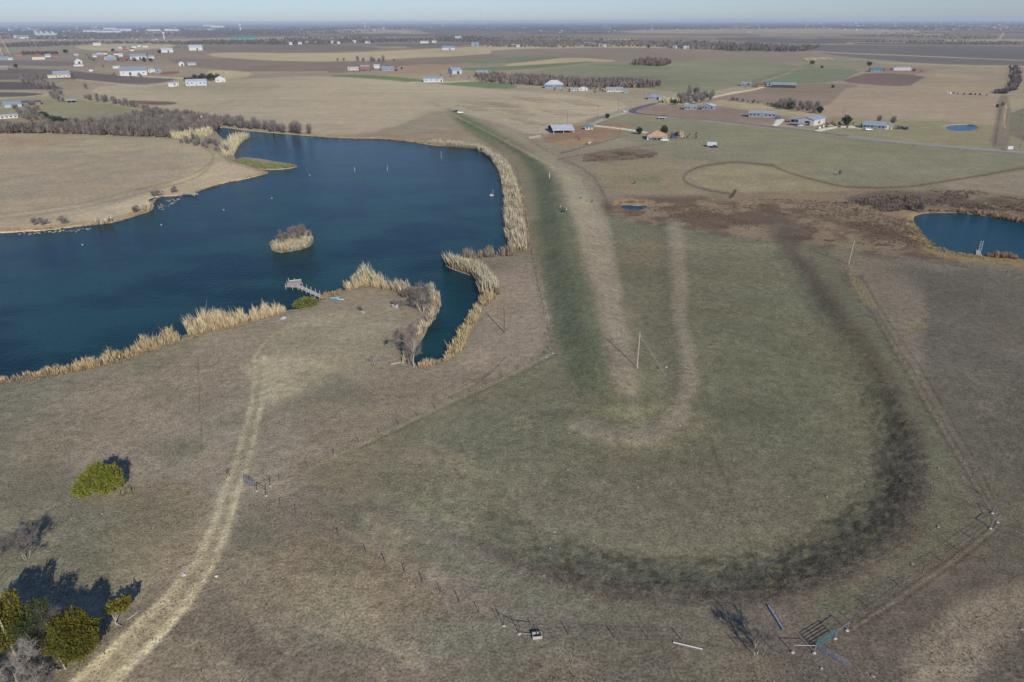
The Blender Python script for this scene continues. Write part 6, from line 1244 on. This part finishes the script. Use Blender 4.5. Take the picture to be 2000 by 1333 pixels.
# bits on the near bank
CYAN = mat('turquoise_plastic', (.06, .50, .52), .35, .05); 
def kayak(px, py, L, rz, label, m_):
    rt = empty('kayak', gp(px, py), rz, label, 'kayak'); q = MB(); n = 9; k = 8
    for i in range(n + 1):
        x = (i / n - .5) * L; w = .36 * math.sqrt(max(0, 1 - (2 * i / n - 1) ** 2)) + .01
        for j in range(k): t = 2 * math.pi * j / k; q.v.append((x, math.cos(t) * w, .2 + math.sin(t) * w * .5 + abs(2 * i / n - 1) ** 3 * .12))
    for i in range(n):
        for j in range(k): j2 = (j + 1) % k; q.f.append((i * k + j, i * k + j2, (i + 1) * k + j2, (i + 1) * k + j)); q.mi.append(0)
    q.build('hull', m_, rt, True); q = MB(); q.ell((0, 0, .36), (.42, .2, .06), 0, 10, 5); q.build('cockpit', DARK, rt, True)
kayak(654, 583, 3.4, .25, 'turquoise kayak lying on the bank by the dock', CYAN); kayak(665, 586, 2.8, -.25, 'faded pale canoe lying beside the turquoise kayak', mat('faded_plastic', (.46, .52, .48), .6, .08))
for i, (a, b, w_, d_, m_, lb) in enumerate([(701.5, 602.5, 1.2, .7, SHADE_BLACK, 'upper of the two black mats on the near bank'), (704.5, 606, 1.2, .7, SHADE_BLACK, 'lower of the two black mats on the near bank')]):
    o = empty('mat', gp(a, b), .1, lb, 'mat'); q = MB(); q.box((0, 0, .08), (w_, d_, .12)); q.build('pad', m_, o); q = MB(); q.box((0, d_ * .4, .17), (w_ * .9, .1, .06)); q.build('rolled_edge', m_, o)
o = empty('board', gp(709, 611), -1.0, 'white board lying below the black mats', 'board'); q = MB(); q.box((0, 0, .07), (1.9, .75, .1)); q.build('panel', WHITE, o); q = MB(); q.box((.98, .0, .09), (.12, .7, .12)); q.build('end_strip', CONC, o)
o = empty('tarp_heap', gp(556, 623), .2, 'heap of white tarp and foam near the shore', 'tarp'); rq = random.Random(9)
for i in range(6): q = MB(); q.ell((rq.uniform(-.9, .9), rq.uniform(-.5, .5), .15), (rq.uniform(.35, .7), rq.uniform(.2, .4), rq.uniform(.12, .3)), rq.uniform(0, 3), 8, 5, .15, rq); q.build('fold', WHITE, o)
def chair(px, py, rz, label):
    o = empty('garden_chair', gp(px, py), rz, label, 'chair'); q = MB(); q.box((0, 0, .42), (.7, .7, .07)); q.build('seat', WHITE, o); q = MB(); q.box((0, .36, .85), (.7, .08, .9)); q.build('backrest', WHITE, o)
    for sx in (-1, 1):
        for sy in (-1, 1): q = MB(); q.box((sx * .3, sy * .3, .2), (.08, .08, .4)); q.build('leg', WHITE, o)
        q = MB(); q.box((sx * .36, 0, .65), (.07, .7, .06)); q.build('armrest', WHITE, o)
chair(770, 602, 2.6, 'left of the two white chairs by the spiky bush'); chair(774, 603, -.4, 'right of the two white chairs by the spiky bush')
o = empty('barrel', gp(811, 573), 0, 'blue plastic barrel among the inlet shrubs', 'barrel'); q = MB(); q.tube((0, 0, 0), (0, 0, .95), .32, None, 12); q.build('drum', mat('blue_plastic', (.03, .22, .45), .4, .05), o, True); q = MB(); q.tube((0, 0, .93), (0, 0, .99), .34, None, 12); q.build('lid', WHITE, o)
for nm, a, b, r_, lb in [('stone', 360, 1124, .3, 'larger white stone left of the rutted track'), ('stone', 423, 1127, .3, 'white stone right of the rutted track'), ('stone', 358, 1121, .2, 'small white stone touching the left track stone')]:
    q = MB(); rq = random.Random(a); q.ell((0, 0, .1), (r_, r_ * .7, r_ * .6), 0, 8, 5, .15, rq); o = q.build(nm, WHITE); o.location = gp(a, b); tag(o, lb, 'stone')
STONE = mat('field_stone', (.30, .27, .23), .9, .2, 3); rq = random.Random(31); sm = []
for i in range(4): q = MB(); q.ell((0, 0, .04), (.16, .12, .09), 0, 7, 4, .2, rq); sm.append(q.mesh('stone', STONE))
for a, b in [(186, 729), (259, 726), (196, 753), (430, 693), (178, 1003), (253, 1110), (219, 1126), (94, 1099), (282, 903), (200, 1005), (600, 1160), (668, 1020), (780, 964), (900, 920), (901, 1019), (910, 1028), (1074, 1072), (1083, 1040), (1062, 1125), (1090, 850), (1407, 762), (1300, 733), (1328, 832), (1425, 787), (1350, 880), (1351, 892), (1432, 900), (1109, 918), (1246, 953), (1540, 970), (1552, 968), (1614, 971), (1425, 983), (1555, 1018), (1415, 1106), (1833, 916), (1880, 934), (1832, 1030), (1782, 1102), (1703, 1163), (1996, 1230), (1604, 1306), (1705, 1322), (1621, 499), (1674, 491), (1573, 486), (950, 657), (1023, 590), (1180, 414)]:
    o = link('stone', rq.choice(sm)); o.location = gp(a, b); o.rotation_euler.z = rq.uniform(0, 6); k = rq.uniform(.8, 1.8); o.scale = (k, k, k); tag(o, 'small pale stone lying in the short grass', 'stone', 'pale stones scattered over the pastures')
# hollow stones along the far left shore
for i in range(46):
    t = i / 45; a = 30 + 150 * t + rq.uniform(-6, 6); b = 456 - 8 * t + rq.uniform(-2, 4); o = link('stone', rq.choice(sm)); o.location = at(a, b, WZ + .05); k = rq.uniform(1.2, 3.2); o.scale = (k, k * .6, k * .8); tag(o, 'pale rock in the shallows off the left field', 'rock', 'rocks in the shallows off the left field')
for i in range(34):
    t = i / 33; a = 302 + 48 * t + rq.uniform(-8, 8); b = 409 - 22 * t + rq.uniform(-5, 6); o = link('stone', rq.choice(sm)); o.location = at(a, b, WZ + .05); k = rq.uniform(1.2, 3.2); o.scale = (k, k * .6, k * .8); tag(o, 'pale rock in the shallows beside the small far dock', 'rock', 'rocks by the small far dock')
o = empty('sign_board', gp(1972, 295), 0, 'white board sign beside the gravel road at the right', 'sign'); q = MB(); q.box((0, 0, 1.9), (3.2, .12, 1.9)); q.build('panel', WHITE, o); [MB.build((lambda q: (q.box((s_ * 1.3, .12, .5), (.15, .15, 1.6)), q)[1])(MB()), 'leg', WOODP, o) for s_ in (-1, 1)]
o = empty('outlet_pipe', gp(1073, 348), 0, 'white riser post standing on the dam slope', 'riser post'); q = MB(); q.tube((0, 0, -.2), (0, 0, 2.4), .2, None, 8); q.build('post', WHITE, o); q = MB(); q.ell((0, 0, 2.4), (.26, .26, .2), 0, 8, 5); q.build('cap', WHITE, o, True)
o = empty('culvert_wall', gp(1091, 378), 0, 'low grey rail on the crest of the dam', 'rail'); q = MB(); q.tube((-3.6, 0, .4), (2, -.6, .4), .08, None, 5); q.build('rail', WIRE, o); [MB.build((lambda q: (q.tube((x_, -.1 * x_ - .3, -.2), (x_, -.1 * x_ - .3, .6), .07, None, 5), q)[1])(MB()), 'post', GREYM, o) for x_ in (-3.6, -.8, 2)]
# ------------------------------------------------------------------ vehicles
def vehicle(px, py, rz, label, paint_, kind='pickup', L=5.4, name='pickup_truck'):
    o = empty(name, gp(px, py), rz, label, kind); w = 1.9
    q = MB(); prof = [(-L / 2, .45), (L / 2, .45), (L / 2, .95), (L * .28, 1.08), (L * .16, 1.75), (-L * .08, 1.8), (-L * .14, 1.1), (-L / 2, 1.08)] if kind == 'pickup' else [(-L / 2, .4), (L / 2, .4), (L / 2, .95), (L * .26, 1.1), (L * .12, 1.72), (-L * .4, 1.75), (-L / 2, 1.1)]
    k = len(prof); 
    for y in (-w / 2, w / 2): q.v += [(x, y * (.86 if z > 1.3 else 1), z) for x, z in prof]
    q.f += [tuple(range(k)), tuple(range(2 * k - 1, k - 1, -1))]; q.mi += [0, 0]
    for i in range(k): j = (i + 1) % k; q.f.append((j, i, k + i, k + j)); q.mi.append(0)
    q.build('body', paint_, o)
    q = MB(); x0, x1 = (-L * .07, L * .18) if kind == 'pickup' else (-L * .36, L * .16)
    for s_ in (-1, 1): m_ = MB(); m_.quad((x0, s_ * (w / 2 * .955 + .02), 1.25), (x1 + .15, s_ * (w / 2 * .955 + .02), 1.2), (x1 - .12, s_ * (w / 2 * .87 + .02), 1.66), (x0, s_ * (w / 2 * .87 + .02), 1.66)); m_.build('side_window', DARK, o)
    m_ = MB(); m_.quad((L * .285, -.8, 1.13), (L * .285, .8, 1.13), (L * .165 + .03, .72, 1.72), (L * .165 + .03, -.72, 1.72)); m_.build('windscreen', DARK, o)
    for x in (-L * .32, L * .32):
        for s_ in (-1, 1): m_ = MB(); m_.tube((x, s_ * (w / 2 - .12), .36), (x, s_ * (w / 2 + .05), .36), .37, None, 12); m_.build('wheel', SHADE_BLACK, o)
    for s_ in (-1, 1): m_ = MB(); m_.box((L / 2 + .02, s_ * .7, .82), (.06, .3, .16)); m_.build('headlight', CONC, o)
    return o
CARW = mat('white_car_paint', (.75, .75, .75), .3, .02); CARD = mat('dark_car_paint', (.03, .035, .05), .3, .05); CARB = mat('blue_car_paint', (.05, .09, .22), .3, .05); CARR = mat('red_car_paint', (.35, .04, .03), .35, .05); CARG = mat('silver_car_paint', (.42, .45, .48), .3, .03)
vehicle(891, 219, .5, 'dark pickup towing the white van on the far end of the dam', CARD); vehicle(899, 221.5, .5, 'white van behind the dark pickup at the far end of the dam', CARW, 'van', 5.6, 'van')
vehicle(1298, 276, 2.9, 'white pickup parked before the tan roofed house', CARW); vehicle(1316, 270, .4, 'blue car between the tan roofed house and the garage', CARB, 'car', 4.6, 'car'); vehicle(1520, 232, .1, 'dark blue car at the end of the long blue home', CARB, 'car', 4.6, 'car')
vehicle(1696, 255, 0, 'white van in front of the blue roofed farmhouse', CARW, 'van', 5, 'van'); vehicle(1220, 219, .3, 'silver car on the chalk drive by the road bend', CARG, 'car', 4.6, 'car'); vehicle(1760, 252, .2, 'left of two dark trucks right of the farmhouse', CARD, 'pickup'); vehicle(1770, 253, .9, 'right of two dark trucks right of the farmhouse', CARD, 'pickup')
vehicle(1620, 248, .2, 'tan pickup parked in the equipment yard', mat('tan_car_paint', (.36, .28, .18), .4, .05)); vehicle(1634, 246, 1.2, 'rusty pickup in the equipment yard', RUSTY); vehicle(1800, 140, .2, 'red tractor right of the white gabled row', CARR, 'car', 6, 'car'); vehicle(1395, 289, .2, 'dark tractor parked under the pasture shelter', CARD, 'pickup', 4, 'pickup_truck')
vehicle(720, 138, .2, 'red car at the farmstead', CARR, 'car', 5, 'car'); vehicle(775, 139, .2, 'second red car at the right of the farmstead', CARR, 'car', 5, 'car'); vehicle(1563, 248, .1, 'silver pickup under the shop lean-to', CARG)
# round bales, junk rows and animals
BALE = mat('dark_hay', (.09, .07, .055), .95, .2, 1)
def bale(px, py, label, r=1.1, m_=None, group=None):
    q = MB(); q.tube((-.7, 0, r * .95), (.7, 0, r * .95), r, None, 12); o = q.build('hay_bale', m_ or BALE); o.location = gp(px, py); o.rotation_euler.z = px * .7; tag(o, label, 'hay bale', group)
bale(1948, 210, 'left dark hay bale at the corner of the far pasture', 1.6); bale(1958, 207, 'right dark hay bale at the corner of the far pasture', 1.6)
jm = [RUSTY, REDM, WHITE, SHADE_BLACK, GREYM, BROWN]; rj = random.Random(17)
for a in range(1850, 1934, 7): bale(a + rj.uniform(-2, 2), 183 + (a - 1850) * .055 + rj.uniform(-.6, .8), 'bale or drum in the junk row along the far fence', rj.uniform(.7, 1.3), rj.choice(jm), 'junk row along the far fence')
for a, b, m_, lb in [(1615, 243, RUSTY, 'left rusty tank in the equipment yard'), (1607, 250, CREAM, 'pale hay roll left in the chalk yard'), (1600, 252, CREAM, 'second pale hay roll in the chalk yard'), (1626, 241, REDM, 'small red tank in the equipment yard'), (1639, 243, BROWN, 'brown crate stack by the large evergreen'), (1128, 270, RUSTY, 'rusty feeder in the horse paddock')]: bale(a, b, lb, 1.0, m_)
def horse(px, py, rz, label, m_, s=1.0):
    me = bpy.data.meshes.new('h'); V = [(0, 0, 1.2), (.55, 0, 1.25), (-.55, 0, 1.2), (.85, 0, 1.6), (1.1, 0, 1.95), (1.45, 0, 1.75), (-.85, 0, 1.0), (-.95, 0, .6)]; E = [(0, 1), (0, 2), (1, 3), (3, 4), (4, 5), (2, 6), (6, 7)]; R = [.32, .3, .3, .17, .13, .08, .06, .04]
    for sx, px_ in ((1, .55), (1, -.55)):
        for sy in (-.18, .18):
            k = len(V); V += [(px_, sy, .85), (px_ + (.06 if px_ > 0 else -.12), sy, .5), (px_, sy, .05)]; E += [(1 if px_ > 0 else 2, k), (k, k + 1), (k + 1, k + 2)]; R += [.14, .07, .06]
    return skin_body(V, E, R, 0, gp(px, py), rz, label, 'horse', 'horse', lambda c: 0, [m_], s)
def skin_body(V, E, R, root, loc, rz, label, cat, name, mfun, mats, s=1.0, lv=1):
    me = bpy.data.meshes.new(name); me.from_pydata(V, E, []); o = bpy.data.objects.new(name, me); COL.objects.link(o); md = o.modifiers.new('skin', 'SKIN')
    for i, r in enumerate(R): me.skin_vertices[0].data[i].radius = (r, r)
    me.skin_vertices[0].data[root].use_root = True; md.use_smooth_shade = True; sb = o.modifiers.new('sub', 'SUBSURF'); sb.levels = lv; sb.render_levels = lv
    dg = bpy.context.evaluated_depsgraph_get(); me2 = bpy.data.meshes.new_from_object(o.evaluated_get(dg)); o.modifiers.clear(); o.data = me2; me2.materials.clear()
    for m_ in mats: me2.materials.append(m_)
    for p in me2.polygons: p.material_index = mfun(p.center); p.use_smooth = True
    o.location = loc; o.rotation_euler.z = rz; o.scale = (s, s, s); tag(o, label, cat); return o
HORSE = mat('brown_coat', (.12, .06, .035), .7, .1); horse(1151, 283, .3, 'white horse standing at the paddock fence', WHITE, 1.15); horse(1131, 275, 2.6, 'brown horse in the paddock', HORSE); horse(1145, 284, 1.0, 'dark horse left of the white horse', HORSE, .9)
horse(1134, 389, .2, 'dark dog standing on the dam slope', SHADE_BLACK, .55)['category'] = 'dog'; horse(1156, 396, .5, 'second dark dog lower on the dam slope', SHADE_BLACK, .55)['category'] = 'dog'
SKIN = mat('skin', (.45, .27, .19), .6, .05)
def person(px, py, rz, label, top, legs, hair, armf=.25, stride=.12):
    V = [(0, 0, .95), (0, 0, 1.2), (0, 0, 1.42), (0, 0, 1.53), (.02, 0, 1.66)]; E = [(0, 1), (1, 2), (2, 3), (3, 4)]; R = [.15, .14, .15, .06, .105]
    for s_ in (-1, 1):
        k = len(V); V += [(0, s_ * .19, 1.42), (armf * .3, s_ * .26, 1.14), (armf, s_ * .22, .92), (armf + .04, s_ * .22, .84)]; E += [(2, k), (k, k + 1), (k + 1, k + 2), (k + 2, k + 3)]; R += [.065, .05, .038, .04]
        k = len(V); V += [(0, s_ * .1, .88), (s_ * stride * .5 + .03, s_ * .11, .48), (s_ * stride, s_ * .11, .08), (s_ * stride + .16, s_ * .12, .04)]; E += [(0, k), (k, k + 1), (k + 1, k + 2), (k + 2, k + 3)]; R += [.095, .065, .045, .04]
    def mf(c):
        if c.z > 1.52 or (c.z < .93 and abs(c.y) > .17): return 2
        return 0 if c.z > .95 else 1
    o = skin_body(V, E, R, 0, gp(px, py), rz, label, 'person', 'person', mf, [top, legs, SKIN], 1.03, 2)
    q = MB(); q.ell((.0, 0, 1.70), (.125, .115, .10), 0, 10, 6); h_ = q.build('hair', hair, o, True)
    return o
BLK = mat('black_cloth', (.02, .02, .024), .9, .1); NAVY = mat('navy_cloth', (.025, .035, .08), .9, .1); YEL = mat('pale_yellow_cloth', (.66, .64, .36), .85, .05)
person(1094, 409, .3, 'person in a white shirt at the left of the group on the dam', WHITE, NAVY, WHITE); person(1098.5, 412, 2.0, 'person in black standing second from left on the dam', BLK, BLK, SHADE_BLACK); person(1103, 413, -.6, 'person in navy standing third from left on the dam', NAVY, BLK, BROWN); person(1106, 415, 3.0, 'person in a pale yellow shirt at the right of the group on the dam', YEL, BLK, WHITE)
o = empty('cart', gp(1100, 415), .2, 'small dark hand cart beside the group on the dam', 'cart'); q = MB(); q.box((0, 0, .55), (1.5, .8, .4)); q.build('box', NAVY, o)
for x in (-.5, .5):
    for y in (-.42, .42): q = MB(); q.tube((x, y - .04, .25), (x, y + .04, .25), .25, None, 10); q.build('wheel', SHADE_BLACK, o)
q = MB(); q.tube((.7, 0, .7), (1.2, 0, 1.1), .03, None, 5); q.build('handle', GREYM, o)
# ------------------------------------------------------------------ air
def haze():
    m = bpy.data.materials.new('haze_air'); m.use_nodes = True; t = m.node_tree
    t.nodes.remove(t.nodes['Principled BSDF'])
    v = t.nodes.new('ShaderNodeVolumePrincipled'); v.inputs['Color'].default_value = (.80, .90, 1.0, 1); v.inputs['Density'].default_value = 6.0e-5
    v.inputs['Anisotropy'].default_value = 0.0
    t.links.new(v.outputs[0], t.nodes['Material Output'].inputs['Volume'])
    bm = bmesh.new(); bmesh.ops.create_cube(bm, size=1)
    for q in bm.verts: q.co = Vector((q.co.x * 130000, q.co.y * 130000, -5 if q.co.z < 0 else 95))
    me = bpy.data.meshes.new('haze'); bm.to_mesh(me); bm.free(); me.materials.append(m)
    o = bpy.data.objects.new('haze', me); COL.objects.link(o); o['kind'] = 'stuff'; o['label'] = 'thin blue haze over the distant plain'
haze()
